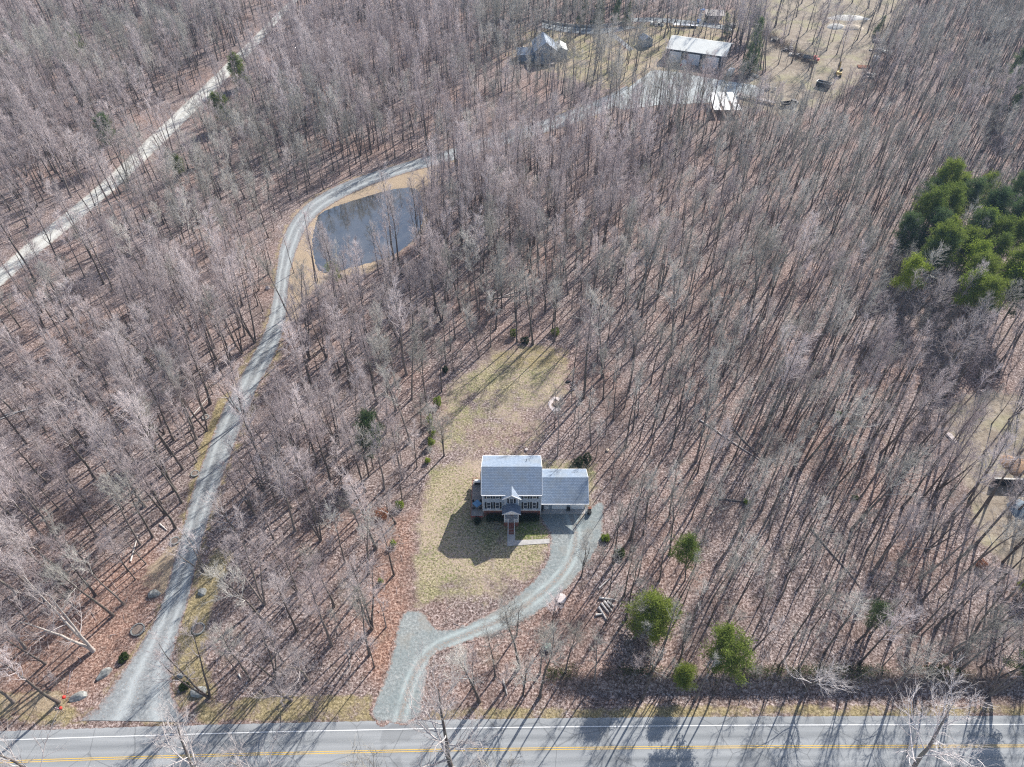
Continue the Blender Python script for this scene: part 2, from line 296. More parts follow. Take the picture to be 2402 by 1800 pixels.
# ------------------------------------------------------------------ mesh helpers
def mesh_obj(name, verts, faces, mat, parent=None, smooth=False, loc=None):
    me = bpy.data.meshes.new(name); me.from_pydata([tuple(map(float, v)) for v in verts], [], faces); me.update()
    if mat: me.materials.append(M[mat] if isinstance(mat, str) else mat)
    if smooth: me.polygons.foreach_set('use_smooth', [True] * len(me.polygons))
    o = bpy.data.objects.new(name, me); COL.objects.link(o)
    if parent: o.parent = parent
    if loc: o.location = loc
    return o
class MB:
    def __init__(self): self.v = []; self.f = []
    def add(self, vs, fs):
        k = len(self.v); self.v += [tuple(x) for x in vs]; self.f += [tuple(i + k for i in f) for f in fs]; return self
    def box(self, x0, x1, y0, y1, z0, z1):
        return self.add([(x0, y0, z0), (x1, y0, z0), (x1, y1, z0), (x0, y1, z0), (x0, y0, z1), (x1, y0, z1), (x1, y1, z1), (x0, y1, z1)],
                        [(0, 3, 2, 1), (4, 5, 6, 7), (0, 1, 5, 4), (1, 2, 6, 5), (2, 3, 7, 6), (3, 0, 4, 7)])
    def prism(self, prof, a0, a1, axis='x'):
        n = len(prof)
        P = (lambda a, u, v: (a, u, v)) if axis == 'x' else (lambda a, u, v: (u, a, v))
        vs = [P(a0, u, v) for u, v in prof] + [P(a1, u, v) for u, v in prof]
        return self.add(vs, [tuple(range(n))[::-1], tuple(range(n, 2 * n))] + [(i, (i + 1) % n, n + (i + 1) % n, n + i) for i in range(n)])
    def bar(self, p, q, r, r2=None, n=6):
        p = Vector(p); q = Vector(q); r2 = r if r2 is None else r2
        d = (q - p).normalized(); a = d.orthogonal().normalized(); b = d.cross(a)
        vs = [p + (a * math.cos(t) + b * math.sin(t)) * r for t in [2 * math.pi * i / n for i in range(n)]]
        vs += [q + (a * math.cos(t) + b * math.sin(t)) * r2 for t in [2 * math.pi * i / n for i in range(n)]]
        return self.add([tuple(v) for v in vs], [tuple(range(n))[::-1], tuple(range(n, 2 * n))] + [(i, (i + 1) % n, n + (i + 1) % n, n + i) for i in range(n)])
    def quad3(self, a, b, c, d, th):       # a slab of thickness th below a quad
        A, B, C_, D = map(Vector, (a, b, c, d)); nn = (B - A).cross(D - A).normalized() * th
        vs = [A, B, C_, D, A - nn, B - nn, C_ - nn, D - nn]
        return self.add([tuple(v) for v in vs], [(0, 1, 2, 3), (7, 6, 5, 4), (0, 4, 5, 1), (1, 5, 6, 2), (2, 6, 7, 3), (3, 7, 4, 0)])
    def lathe(self, prof, c=(0, 0, 0), n=16):
        k = len(self.v)
        for r, z in prof:
            for i in range(n):
                t = 2 * math.pi * i / n; self.v.append((c[0] + r * math.cos(t), c[1] + r * math.sin(t), c[2] + z))
        for j in range(len(prof) - 1):
            for i in range(n):
                self.f.append((k + j * n + i, k + j * n + (i + 1) % n, k + (j + 1) * n + (i + 1) % n, k + (j + 1) * n + i))
        self.f.append(tuple(k + i for i in range(n))[::-1]); self.f.append(tuple(k + (len(prof) - 1) * n + i for i in range(n))); return self
    def build(self, name, mat, parent=None, smooth=False): return mesh_obj(name, self.v, self.f, mat, parent, smooth)
def tag(o, label=None, cat=None, group=None, kind=None):
    if label: o['label'] = label
    if cat: o['category'] = cat
    if group: o['group'] = group
    if kind: o['kind'] = kind
    return o
def thing(name, label, cat, loc=(0, 0, 0), rz=0.0, group=None):
    o = bpy.data.objects.new(name, None); COL.objects.link(o); o.location = loc; o.rotation_euler = (0, 0, rz)
    o.empty_display_size = 0.5
    return tag(o, label, cat, group)
def jitter_edge(pts, step=0.6, amp=0.18, seed=1):
    rg = random.Random(seed); out = []
    for i, a in enumerate(pts):
        b = pts[(i + 1) % len(pts)]; L = math.hypot(b[0] - a[0], b[1] - a[1]); n = max(1, int(L / step))
        for k in range(n):
            t = k / n; out.append((a[0] + (b[0] - a[0]) * t + rg.uniform(-amp, amp), a[1] + (b[1] - a[1]) * t + rg.uniform(-amp, amp)))
    return out
def smooth_poly(pts, it=2):
    for _ in range(it):
        q = []
        for i, a in enumerate(pts):
            b = pts[(i + 1) % len(pts)]
            q += [(a[0] * .75 + b[0] * .25, a[1] * .75 + b[1] * .25), (a[0] * .25 + b[0] * .75, a[1] * .25 + b[1] * .75)]
        pts = q
    return pts
def sheet(name, pts, z, mat, kind='structure', step=0.6, amp=0.18, smooth=2, seed=1):
    p = jitter_edge(smooth_poly(pts, smooth) if smooth else pts, step, amp, seed)
    o = mesh_obj(name, [(x, y, z) for x, y in p], [tuple(range(len(p)))], mat)
    if o.data.polygons[0].normal.z < 0: o.data.flip_normals()
    o['kind'] = kind; return o
def resample(pts, n):
    P = np.array(pts, float); d = np.r_[0, np.cumsum(np.hypot(*(P[1:] - P[:-1]).T))]; t = np.linspace(0, d[-1], n)
    return np.stack([np.interp(t, d, P[:, 0]), np.interp(t, d, P[:, 1])], 1)
def chaikin(pts, it=2):
    P = [tuple(p) for p in pts]
    for _ in range(it):
        q = [P[0]]
        for a, b in zip(P[:-1], P[1:]): q += [(a[0] * .75 + b[0] * .25, a[1] * .75 + b[1] * .25), (a[0] * .25 + b[0] * .75, a[1] * .25 + b[1] * .75)]
        P = q + [P[-1]]
    return P
def ribbon(name, left, right, z, mat, n=400, m=8, amp=0.12, seed=2, kind='structure', smooth=2):
    Lp = resample(chaikin(left, smooth), n); Rp = resample(chaikin(right, smooth), n); rg = np.random.RandomState(seed)
    vs = []; uv = []
    for i in range(n):
        for j in range(m + 1):
            t = j / m; p = Lp[i] * (1 - t) + Rp[i] * t
            if j in (0, m): p = p + rg.uniform(-amp, amp, 2)
            vs.append((p[0], p[1], z)); uv.append((t, i / n))
    fs = [(i * (m + 1) + j, i * (m + 1) + j + 1, (i + 1) * (m + 1) + j + 1, (i + 1) * (m + 1) + j) for i in range(n - 1) for j in range(m)]
    o = mesh_obj(name, vs, fs, mat); me = o.data; ul = me.uv_layers.new(name='UVMap')
    for l in me.loops: ul.data[l.index].uv = uv[l.vertex_index]
    if me.polygons[0].normal.z < 0: me.flip_normals()
    o['kind'] = kind; return o

# ------------------------------------------------------------------ plan of the place (ground polygons)
def S2(pts): return [s(*p) for p in pts]
lane_L = [g(*p) for p in ((170, 1556), (215, 1520), (262, 1450), (305, 1390), (345, 1320), (368, 1240), (390, 1160), (415, 1060), (452, 960), (482, 880), (516, 820), (550, 760), (578, 700), (590, 640), (596, 590), (606, 520), (637, 460), (695, 415), (770, 382), (870, 352), (950, 330), (1020, 303), (1100, 280), (1200, 250), (1290, 216), (1350, 185))]
lane_R = [g(*p) for p in ((425, 1560), (378, 1525), (368, 1450), (385, 1370), (410, 1290), (428, 1200), (452, 1120), (482, 1030), (508, 960), (532, 900), (560, 830), (595, 770), (618, 700), (622, 640), (625, 600), (640, 540), (665, 485), (702, 450), (770, 412), (870, 375), (950, 356), (1040, 330), (1120, 305), (1220, 275), (1310, 242), (1390, 205))]
sand_L = [g(*p) for p in ((-160, 700), (0, 578), (60, 522), (150, 452), (230, 385), (320, 298), (410, 213), (500, 126), (570, 58), (618, 8))] + [(-128 + 14, 520), (-92, 640)]
sand_R = [g(*p) for p in ((-120, 735), (0, 622), (70, 560), (180, 470), (262, 400), (352, 312), (442, 222), (532, 128), (598, 52), (634, 8))] + [(-128 + 21, 520), (-85, 640)]
drive = poly([(792, 1562), (828, 1480), (850, 1400), (866, 1330), (885, 1318), (918, 1324), (928, 1345), (948, 1366), (1000, 1356), (1060, 1325), (1100, 1300), (1150, 1258), (1180, 1222), (1192, 1180), (1184, 1140), (1166, 1118), (1168, 1105), (1268, 1105), (1300, 1078), (1306, 1100), (1300, 1160), (1268, 1220), (1226, 1270), (1180, 1310), (1130, 1342), (1070, 1368), (1000, 1388), (945, 1408), (925, 1432), (915, 1490), (908, 1562)])
pond = poly([(684, 466), (705, 452), (770, 430), (850, 407), (893, 404), (908, 416), (916, 450), (912, 490), (884, 530), (840, 556), (770, 575), (705, 592), (682, 580), (672, 520)])
yard = poly([(1395, 160), (1420, 148), (1580, 178), (1640, 185), (1660, 205), (1560, 222), (1450, 225), (1380, 232), (1330, 240), (1340, 205)])
lawn_back = poly([(965, 835), (1010, 800), (1060, 758), (1120, 748), (1232, 752), (1238, 800), (1225, 850), (1180, 905), (1170, 980), (1035, 985), (945, 975), (942, 900)])
lawn_front = poly([(930, 1010), (1035, 990), (1170, 990), (1290, 1000), (1285, 1040), (1275, 1110), (1195, 1120), (1192, 1190), (1165, 1240), (1110, 1275), (1030, 1300), (945, 1300), (900, 1310), (893, 1230), (905, 1130)])
clearing = poly([(1590, -60), (1900, -60), (1990, -60), (1935, 60), (1880, 130), (1850, 180), (1800, 215), (1690, 250), (1600, 225), (1560, 200), (1660, 160), (1620, 100), (1600, 40)])
far_yard = poly([(1130, 60), (1240, 48), (1340, 60), (1420, 40), (1600, 20), (1610, 60), (1440, 190), (1380, 200), (1230, 175), (1090, 130)])
east_yard = poly([(2040, 880), (2100, 850), (2260, 850), (2300, 1300), (2180, 1230), (2120, 1160), (2080, 1030)])
tan_bank = poly([(600, 640), (598, 590), (606, 520), (635, 455), (700, 412), (780, 378), (880, 348), (950, 335), (950, 395), (925, 410), (925, 500), (800, 590), (700, 610), (660, 640), (650, 700), (620, 700)])
verge_lane = poly([(350, 1300), (395, 1120), (430, 970), (470, 860), (500, 845), (500, 900), (470, 1010), (430, 1100), (420, 1200), (400, 1260)])
verge_lane_r = poly([(395, 1330), (470, 1180), (500, 1200), (470, 1270), (440, 1390), (470, 1500), (400, 1520), (372, 1450)])
roadside = poly([(-200, 1545), (-200, 1500), (120, 1490), (170, 1530), (150, 1560), (420, 1560), (430, 1520), (560, 1500), (800, 1500), (830, 1562), (905, 1562), (930, 1530), (1300, 1525), (2400, 1520), (2400, 1545), (900, 1562), (0, 1562)])
POLYS = {}
def in_poly(P, x, y):
    x = np.asarray(x); y = np.asarray(y); c = np.zeros(x.shape, bool); n = len(P)
    for i in range(n):
        x0, y0 = P[i]; x1, y1 = P[(i + 1) % n]
        if y0 == y1: continue
        k = ((y0 > y) != (y1 > y)) & (x < (x1 - x0) * (y - y0) / (y1 - y0) + x0); c ^= k
    return c
def sdist(P, x, y):
    x = np.asarray(x, float); y = np.asarray(y, float); d = np.full(x.shape, 1e9); n = len(P)
    for i in range(n):
        x0, y0 = P[i]; x1, y1 = P[(i + 1) % n]; dx, dy = x1 - x0, y1 - y0; L = dx * dx + dy * dy + 1e-9
        t = np.clip(((x - x0) * dx + (y - y0) * dy) / L, 0, 1); d = np.minimum(d, np.hypot(x - x0 - t * dx, y - y0 - t * dy))
    return np.where(in_poly(P, x, y), -d, d)
lane_poly = chaikin(lane_L, 1) + chaikin(lane_R, 1)[::-1]; sand_poly = sand_L + sand_R[::-1]

def big_mesh(name, V, Fq, mat):
    me = bpy.data.meshes.new(name); me.vertices.add(len(V)); me.vertices.foreach_set('co', V.astype(np.float32).ravel())
    k = Fq.shape[1]; me.loops.add(Fq.size); me.loops.foreach_set('vertex_index', Fq.astype(np.int32).ravel())
    me.polygons.add(len(Fq)); me.polygons.foreach_set('loop_start', np.arange(0, Fq.size, k, dtype=np.int32)); me.polygons.foreach_set('loop_total', np.full(len(Fq), k, dtype=np.int32))
    me.update(calc_edges=True); me.materials.append(M[mat]); o = bpy.data.objects.new(name, me); COL.objects.link(o); return o
big_mesh_ = big_mesh
# ------------------------------------------------------------------ ground sheet
xs = np.r_[np.linspace(-900, -300, 13)[:-1], np.arange(-300, -120, 2.0), np.arange(-120, 120, 0.8), np.arange(120, 300, 2.0), np.linspace(300, 900, 13)]
ys = np.r_[np.linspace(-250, 20, 10)[:-1], np.arange(20, 150, 0.7), np.arange(150, 460, 2.0), np.linspace(460, 1800, 16)]
X, Y = np.meshgrid(xs, ys); xf, yf = X.ravel(), Y.ravel()
zf = terrain(xf, yf) - 0.04
pdist = sdist(pond, xf, yf); zf = np.where(pdist < 0.3, zf - 0.6 * sm(0.3, -2.0, pdist), zf)
V3 = np.stack([xf, yf, zf], 1); nx, ny = len(xs), len(ys)
ii, jj = np.meshgrid(np.arange(nx - 1), np.arange(ny - 1)); a = (jj * nx + ii).ravel()
F4 = np.stack([a, a + 1, a + nx + 1, a + nx], 1)
gr = big_mesh('ground', V3, F4, 'ground'); gr['kind'] = 'structure'
def soft(P, w_, k=1.0): return k * (1 - sm(-w_, w_, sdist(P, xf, yf)))
lawn_m = np.maximum(soft(lawn_back, 3.5, 0.72), soft(lawn_front, 2.5, 0.88))
lawn_m = lawn_m * (1 - soft(poly([(985, 840), (1120, 850), (1200, 860), (1180, 985), (1000, 985), (960, 920)]), 6, 0.34)) * (1 - soft(poly([(1060, 1240), (1190, 1180), (1180, 1240), (1040, 1340), (940, 1320), (960, 1270)]), 3, 0.38))
lawn_m = np.maximum(lawn_m, soft(far_yard, 12, 0.75)); lawn_m = np.maximum(lawn_m, soft(poly([(2050, 890), (2150, 850), (2150, 930), (2060, 960)]), 2, 0.8))
verge_m = np.maximum.reduce([soft(verge_lane, 1.2, 0.9), soft(verge_lane_r, 1.5, 0.85), soft(roadside, 0.8, 0.62), soft(poly([(1060, 765), (1120, 746), (1232, 750), (1238, 790), (1150, 795), (1060, 790)]), 1.5, 0.6), soft(poly([(760, 400), (880, 352), (945, 340), (945, 395), (890, 392), (770, 425)]), 2, 0.8)])
verge_m = np.maximum(verge_m, 0.5 * np.exp(-(np.abs(sdist(lane_poly, xf, yf)) / 1.6) ** 2) * (yf > 42))
dirt_m = np.maximum(soft(clearing, 6, 1.0), soft(east_yard, 3.0, 0.95))
tan_m = np.maximum.reduce([soft(tan_bank, 2.0, 0.8), soft(poly([(300, 1255), (360, 1180), (400, 1160), (385, 1260), (340, 1300)]), 1.5, 0.7), soft(poly([(0, 1500), (120, 1490), (140, 1540), (0, 1550)]), 1, .55)])
warm_m = 0.62 * np.maximum.reduce([soft(poly([(800, 1300), (830, 1120), (895, 1110), (890, 1300), (860, 1400), (830, 1480), (800, 1460)]), 2, 0.9), soft(poly([(0, 1560), (0, 1400), (240, 1220), (330, 1180), (370, 1250), (290, 1420), (160, 1540)]), 4, 1.0), soft(poly([(1000, 1400), (1250, 1260), (1330, 1300), (1320, 1500), (1000, 1530), (930, 1500)]), 3, 0.45)])
green_m = np.maximum(soft(poly([(1110, 1120), (1185, 1125), (1187, 1165), (1110, 1168)]), 0.8, 0.85), soft(poly([(1045, 1250), (1170, 1180), (1165, 1240), (1090, 1270)]), 2, 0.35))
def set_attr(me, name, cols):
    at = me.color_attributes.new(name, 'FLOAT_COLOR', 'POINT'); at.data.foreach_set('color', np.stack(cols + [np.ones_like(cols[0])], 1).astype(np.float32).ravel())
set_attr(gr.data, 'region', [lawn_m, verge_m, dirt_m]); set_attr(gr.data, 'region_b', [warm_m, green_m, tan_m])

# ------------------------------------------------------------------ road, lanes, driveway, pond
def rl(off):   # a line of the road, offset in metres from the yellow line (away from the camera positive)
    base = [s(*p) for p in ((-500, 1812), (-200, 1797), (0, 1787), (800, 1763), (1600, 1752.5), (2402, 1750), (2700, 1750), (3200, 1752))]
    return [(x, y + off) for x, y in base]
ribbon('road', rl(-4.9), rl(4.75), 0.0, 'asphalt', n=500, m=6, amp=0.07, smooth=1)
def line(name, o0, o1, mat):
    o = ribbon(name, rl(o0), rl(o1), 0.012, mat, n=260, m=1, amp=0.0, smooth=1); return o
line('road_marking_white', 3.28, 3.42, 'white_line')
line('road_marking_yellow', 0.09, 0.20, 'yellow_line'); line('road_marking_yellow', -0.20, -0.09, 'yellow_line'); line('road_marking_white', -3.42, -3.28, 'white_line')
ribbon('lane', lane_L, lane_R, 0.02, 'lane', n=620, m=8, amp=0.14)
ribbon('gravel_road', sand_L, sand_R, 0.02, 'sandroad', n=500, m=8, amp=0.25)
dpoly = smooth_poly(drive, 1); dc = [g(*p) for p in ((1232, 1110), (1248, 1160), (1228, 1225), (1180, 1275), (1110, 1328), (1000, 1374), (935, 1400), (893, 1450), (862, 1562))]
dc = resample(chaikin(dc, 2), 60); rgd = np.random.RandomState(3)
dx = np.arange(-30, 20, .22); dy = np.arange(36, 92, .22); DX, DY = np.meshgrid(dx, dy); fx = DX.ravel(); fy = DY.ravel(); ds = sdist(dpoly, fx, fy)
wob_ = .35 * np.sin(fx * 1.7 + 2 * np.sin(fy * .9)) + .25 * np.sin(fy * 2.9 + fx * .8) + rgd.normal(0, .12, len(fx)); cd_ = np.full(len(fx), 1e9); dc_l = [tuple(p) for p in dc]
for p0_, p1_ in zip(dc_l[:-1], dc_l[1:]):
    vx, vy = p1_[0] - p0_[0], p1_[1] - p0_[1]; tt_ = np.clip(((fx - p0_[0]) * vx + (fy - p0_[1]) * vy) / (vx * vx + vy * vy), 0, 1); cd_ = np.minimum(cd_, np.hypot(fx - p0_[0] - tt_ * vx, fy - p0_[1] - tt_ * vy))
keep = (ds + wob_ * .5).reshape(DX.shape) < .45; mm = len(dx); qa = [(r_ * mm + c_) for r_ in range(len(dy) - 1) for c_ in range(mm - 1) if keep[r_, c_] and keep[r_, c_ + 1] and keep[r_ + 1, c_] and keep[r_ + 1, c_ + 1]]
qa = np.array(qa); Fd = np.stack([qa, qa + 1, qa + mm + 1, qa + mm], 1); used = np.unique(Fd); remap = np.full(len(fx), -1); remap[used] = np.arange(len(used))
dro = big_mesh_('driveway', np.stack([fx[used], fy[used], np.full(len(used), .010)], 1), remap[Fd], 'drive'); dro['kind'] = 'structure'
at_ = dro.data.color_attributes.new('lay', 'FLOAT_COLOR', 'POINT'); trk = np.exp(-((cd_[used] - .85) / .38) ** 2); at_.data.foreach_set('color', np.stack([np.clip((ds[used] + 1.6) / 2.0, 0, 1), trk, np.exp(-(cd_[used] / .35) ** 2), np.ones(len(used))], 1).astype(np.float32).ravel())
sheet('pond_water', pond, -0.12, 'water', step=0.8, amp=0.3, smooth=1)
sheet('gravel_yard', yard, 0.03, 'yard', step=1.5, amp=0.4)
ribbon('track', S2([(1480, 42), (1540, 40), (1640, 50), (1720, 62)]), S2([(1480, 52), (1540, 52), (1640, 62), (1720, 74)]), 0.03, 'lane', n=80)
ribbon('track', S2([(1270, 52), (1340, 62), (1430, 66), (1480, 60)]), S2([(1270, 66), (1340, 80), (1420, 82), (1490, 66)]), 0.03, 'lane', n=80)
ribbon('track', S2([(1425, 80), (1450, 98), (1475, 120)]), S2([(1437, 76), (1462, 94), (1487, 116)]), 0.035, 'lane', n=60)
path = poly([(1096, 1145), (1113, 1145), (1113, 1168), (1187, 1164), (1187, 1174), (1096, 1180)])
sheet('footpath', path, 0.03, 'concrete', step=2, amp=0.02, smooth=0)

# ------------------------------------------------------------------ the two-storey house with its garage wing
def window(parent, x0, x1, y, z0, z1, frame='white', pane='glass', name='window', bars=(1, 2), blind=True, t=0.07):
    f = MB()
    f.box(x0, x0 + t, y - .06, y + .02, z0, z1).box(x1 - t, x1, y - .06, y + .02, z0, z1)
    f.box(x0 + t, x1 - t, y - .06, y + .02, z0, z0 + t).box(x0 + t, x1 - t, y - .06, y + .02, z1 - t, z1)
    for k in range(1, bars[1]): zz = z0 + (z1 - z0) * k / bars[1]; f.box(x0 + t, x1 - t, y - .045, y + .02, zz - .03, zz + .03)
    for k in range(1, bars[0]): xx = x0 + (x1 - x0) * k / bars[0]; f.box(xx - .02, xx + .02, y - .04, y + .02, z0 + t, z1 - t)
    w_ = f.build(name, frame, parent)
    MB().box(x0 + t, x1 - t, y - .012, y + .015, z0 + t, z1 - t).build('pane', pane, w_)
    return w_
HY = 82.25
house = thing('two_storey_house', 'blue-grey two-storey house with black shutters and slate-blue roof on the lawn', 'house', (0, HY, 0))
hw = MB().box(-6.05, 5.95, 0, 9.35, 2.3, 8.15)
hw.add([(-6.05, 0, 8.15), (-6.05, 9.35, 8.15), (-6.05, 4.67, 10.72), (5.95, 0, 8.15), (5.95, 9.35, 8.15), (5.95, 4.67, 10.72)], [(0, 1, 2), (3, 5, 4)])
hw.build('wall', 'siding', house)
MB().box(-6.0, 5.9, .05, 9.3, -.1, 2.3).build('foundation', 'brick', house)
def gable_roof(name, x0, x1, y0, y1, yr, z0, z1, zr, th, mat, parent, trim='white'):
    m = MB().quad3((x0, y0, z0), (x1, y0, z0), (x1, yr, zr), (x0, yr, zr), th)
    m.quad3((x0, yr + .004, zr), (x1, yr + .004, zr), (x1, y1, z1), (x0, y1, z1), th)
    r_ = m.build(name, mat, parent)
    q = MB()
    for xx, sg in ((x0, -1), (x1, 1)):
        q.quad3((xx, y0, z0 + .01), (xx + .09 * sg, y0, z0 + .01), (xx + .09 * sg, yr, zr + .01), (xx, yr, zr + .01), th + .12) if sg > 0 else q.quad3((xx - .09, y0, z0 + .01), (xx, y0, z0 + .01), (xx, yr, zr + .01), (xx - .09, yr, zr + .01), th + .12)
        q.quad3((xx, yr, zr + .01), (xx + .09, yr, zr + .01), (xx + .09, y1, z1 + .01), (xx, y1, z1 + .01), th + .12) if sg > 0 else q.quad3((xx - .09, yr, zr + .01), (xx, yr, zr + .01), (xx, y1, z1 + .01), (xx - .09, y1, z1 + .01), th + .12)
    q.box(x0, x1, y0 - .12, y0 - .003, z0 - th - .06, z0 + .0)
    q.box(x0, x1, y1 + .003, y1 + .12, z1 - th - .06, z1)
    q.build('fascia', trim, r_)
    return r_
rf = gable_roof('roof', -6.22, 6.1, -.42, 9.77, 4.67, 8.2, 8.2, 10.98, .16, 'roof', house)
vp = MB().lathe([(.06, 0), (.055, .75)], (3.0, 7.2, 9.55), 8).build('vent_pipe', 'metal', rf)
for x in (-6.11, 5.93): MB().box(x, x + .14, -.03, .10, 2.15, 8.0).build('corner_trim', 'white', house)
MB().box(-5.97, 5.93, -.035, -.002, 2.2, 2.38).build('skirt_board', 'white', house)
MB().box(-6.1, -6.02, -.05, .03, .0, 2.3).build('downpipe', 'white', house); MB().box(5.92, 5.98, -.05, .03, .0, 2.3).build('downpipe', 'white', house)
for x0, x1 in ((-5.24, -4.41), (-3.46, -2.60), (2.36, 3.20), (4.19, 5.03)):
    window(house, x0, x1, 0, 6.45, 7.95)
    w1 = window(house, x0, x1, 0, 2.95, 5.15, bars=(1, 2))
    MB().box(x0 - .06, x1 + .06, -.30, -.07, 2.66, 2.90).build('sill_box', 'white', w1)
for xs_, in [(x,) for x in (-5.62, -4.36, -3.84, -2.52, 1.98, 3.25, 3.76, 5.09)]:
    for z0, z1 in ((6.45, 7.95), (2.95, 5.15)):
        m = MB().box(xs_, xs_ + .34, -.05, .01, z0, z1)
        for k in range(5): zz = z0 + .1 + (z1 - z0 - .2) * k / 5; m.box(xs_ + .04, xs_ + .30, -.065, -.045, zz, zz + (z1 - z0 - .2) / 5 - .06)
        m.build('shutter', 'shutter', house)
# centre bump-out with its own cross gable
bo = MB().box(-1.46, 1.34, -.75, .1, 1.6, 7.6)
bo.add([(-1.46, -.75, 7.6), (1.34, -.75, 7.6), (-.06, -.75, 8.75)], [(0, 1, 2)]); bo.build('bump_out', 'siding', house)
t2 = MB()
for x in (-1.52, 1.25): MB().box(x, x + .15, -.80, -.66, 4.2, 7.5).build('corner_trim', 'white', house)
cg = MB().quad3((-.06, -1.15, 9.02), (-1.98, -1.15, 7.62), (-1.98, -.2, 7.62), (-.06, 1.6, 9.02), .12)
cg.v = [v for v in cg.v]
cg = MB()
cg.add([(-.06, -1.15, 9.1), (-1.98, -1.15, 7.72), (-1.98, -.42, 7.72 + .50), (-.06, 1.28, 9.16)], [(0, 1, 2, 3)])
cg.add([(-.06, -1.15, 9.1), (1.86, -1.15, 7.72), (1.86, -.42, 7.72 + .50), (-.06, 1.28, 9.16)], [(3, 2, 1, 0)])
cg = MB()
for sx in (-1, 1):
    e0 = (-.06 + sx * 1.92, -1.15, 7.75); e1 = (-.06 + sx * 1.92, -.30, 8.27 - .52); rr0 = (-.06, -1.15, 9.12); rr1 = (-.06, 1.62, 9.12)
    e1 = (-.06 + sx * 1.92, -.95, 7.75)
    vs = [rr0, e0, e1, rr1]; lo = [(a_, b_, c_ - .14) for a_, b_, c_ in vs]
    fs = [(0, 1, 2, 3), (7, 6, 5, 4), (0, 4, 5, 1), (1, 5, 6, 2), (2, 6, 7, 3)]
    if sx > 0: fs = [f[::-1] for f in fs]
    cg.add(vs + lo, fs)
cross = cg.build('cross_gable_roof', 'roof', house)
def rake(m, xc, hw_, y, zp, ze, wd=.15, dp=.10):
    for sx in (-1, 1):
        p, e = (xc, zp), (xc + sx * hw_, ze)
        vs = [(p[0], y, p[1]), (e[0], y, e[1]), (e[0], y, e[1] - wd * 1.2), (p[0], y, p[1] - wd * 1.2)]
        vs += [(a_, y - dp, c_) for a_, b_, c_ in vs]; fs = [(0, 1, 2, 3), (4, 7, 6, 5), (0, 4, 5, 1), (2, 6, 7, 3), (1, 5, 6, 2)]
        if sx > 0: fs = [f[::-1] for f in fs]
        m.add(vs, fs)
    return m
rake(MB(), -.06, 1.96, -1.153, 9.13, 7.73).build('rake_board', 'white', cross)
window(house, -.50, .30, -.75, 5.9, 7.45)
for x in (-.95, .40): MB().box(x, x + .34, -.80, -.74, 5.9, 7.45).build('shutter', 'shutter', house)
# porch
porch = MB().box(-1.62, 1.34, -2.45, -.76, .0, 1.5).build('porch_base', 'brick', house)
MB().box(-1.66, 1.38, -2.5, -.755, 1.502, 1.58).build('porch_floor', 'concrete', house)
pr = MB()
for sx in (-1, 1):
    xc = -.12; vs = [(xc, -2.75, 6.05), (xc + sx * 1.9, -2.75, 4.85), (xc + sx * 1.9, -.30 if False else -.77, 4.85), (xc, -.77, 6.05)]
    lo = [(a_, b_, c_ - .14) for a_, b_, c_ in vs]; fs = [(0, 1, 2, 3), (7, 6, 5, 4), (0, 4, 5, 1), (1, 5, 6, 2), (2, 6, 7, 3)]
    if sx > 0: fs = [f[::-1] for f in fs]
    pr.add(vs + lo, fs)
prf = pr.build('porch_roof', 'porch_roof', house)
rake(MB(), -.12, 1.94, -2.753, 6.06, 4.83).build('rake_board', 'white', prf)
MB().add([(-1.5, -2.6, 4.72), (1.26, -2.6, 4.72), (-.12, -2.6, 5.62)], [(0, 1, 2)]).box(-1.62, 1.38, -2.62, -2.48, 4.55, 4.72).build('porch_gable', 'white', prf)
for x in (-1.58, 1.20): MB().box(x, x + .14, -2.44, -2.30, 1.58, 4.6).build('porch_post', 'white', house)
for x in (-.80, .42): MB().box(x, x + .11, -2.44, -2.33, 1.58, 2.75).build('porch_post', 'white', house)
for a0, a1 in ((-1.5, -.75), (.5, 1.25)):
    m = MB().box(a0, a1, -2.41, -2.35, 2.42, 2.50).box(a0, a1, -2.41, -2.35, 1.68, 1.74)
    k = a0 + .1
    while k < a1 - .03: m.box(k, k + .035, -2.40, -2.36, 1.74, 2.42); k += .13
    m.build('porch_railing', 'white', house)
st = MB(); nst = 8
for k in range(nst): st.box(-.74, .42, -2.5 - .24 * (k + 1), -2.5 - .24 * k, 0, 1.5 - 1.5 * (k + .6) / (nst + .3))
st.build('brick_steps', 'brick', house)
for x in (-.84, .44):
    m = MB(); m.bar((x + .04, -2.4, 2.5), (x + .04, -4.35, 1.05), .05); m.bar((x + .04, -2.4, 1.75), (x + .04, -4.35, .30), .035)
    m.box(x, x + .09, -4.42, -4.33, .0, 1.12)
    for k in range(9): yy = -2.6 - k * .2; zz = 1.58 - (-2.4 - yy) * .745 ; m.box(x + .025, x + .055, yy - .02, yy + .02, zz + .1, zz + .85)
    m.build('stair_rail', 'white', house)
dr = MB().box(-.50, .36, -.80, -.77, 1.6, 3.7).build('front_door', 'brown', house)
MB().box(-.58, -.50, -.82, -.755, 1.6, 3.78).box(.36, .44, -.82, -.755, 1.6, 3.78).box(-.50, .36, -.82, -.755, 3.7, 3.78).build('frame', 'white', dr)
MB().box(.25, .31, -.86, -.80, 2.5, 2.62).build('handle', 'metal', dr)
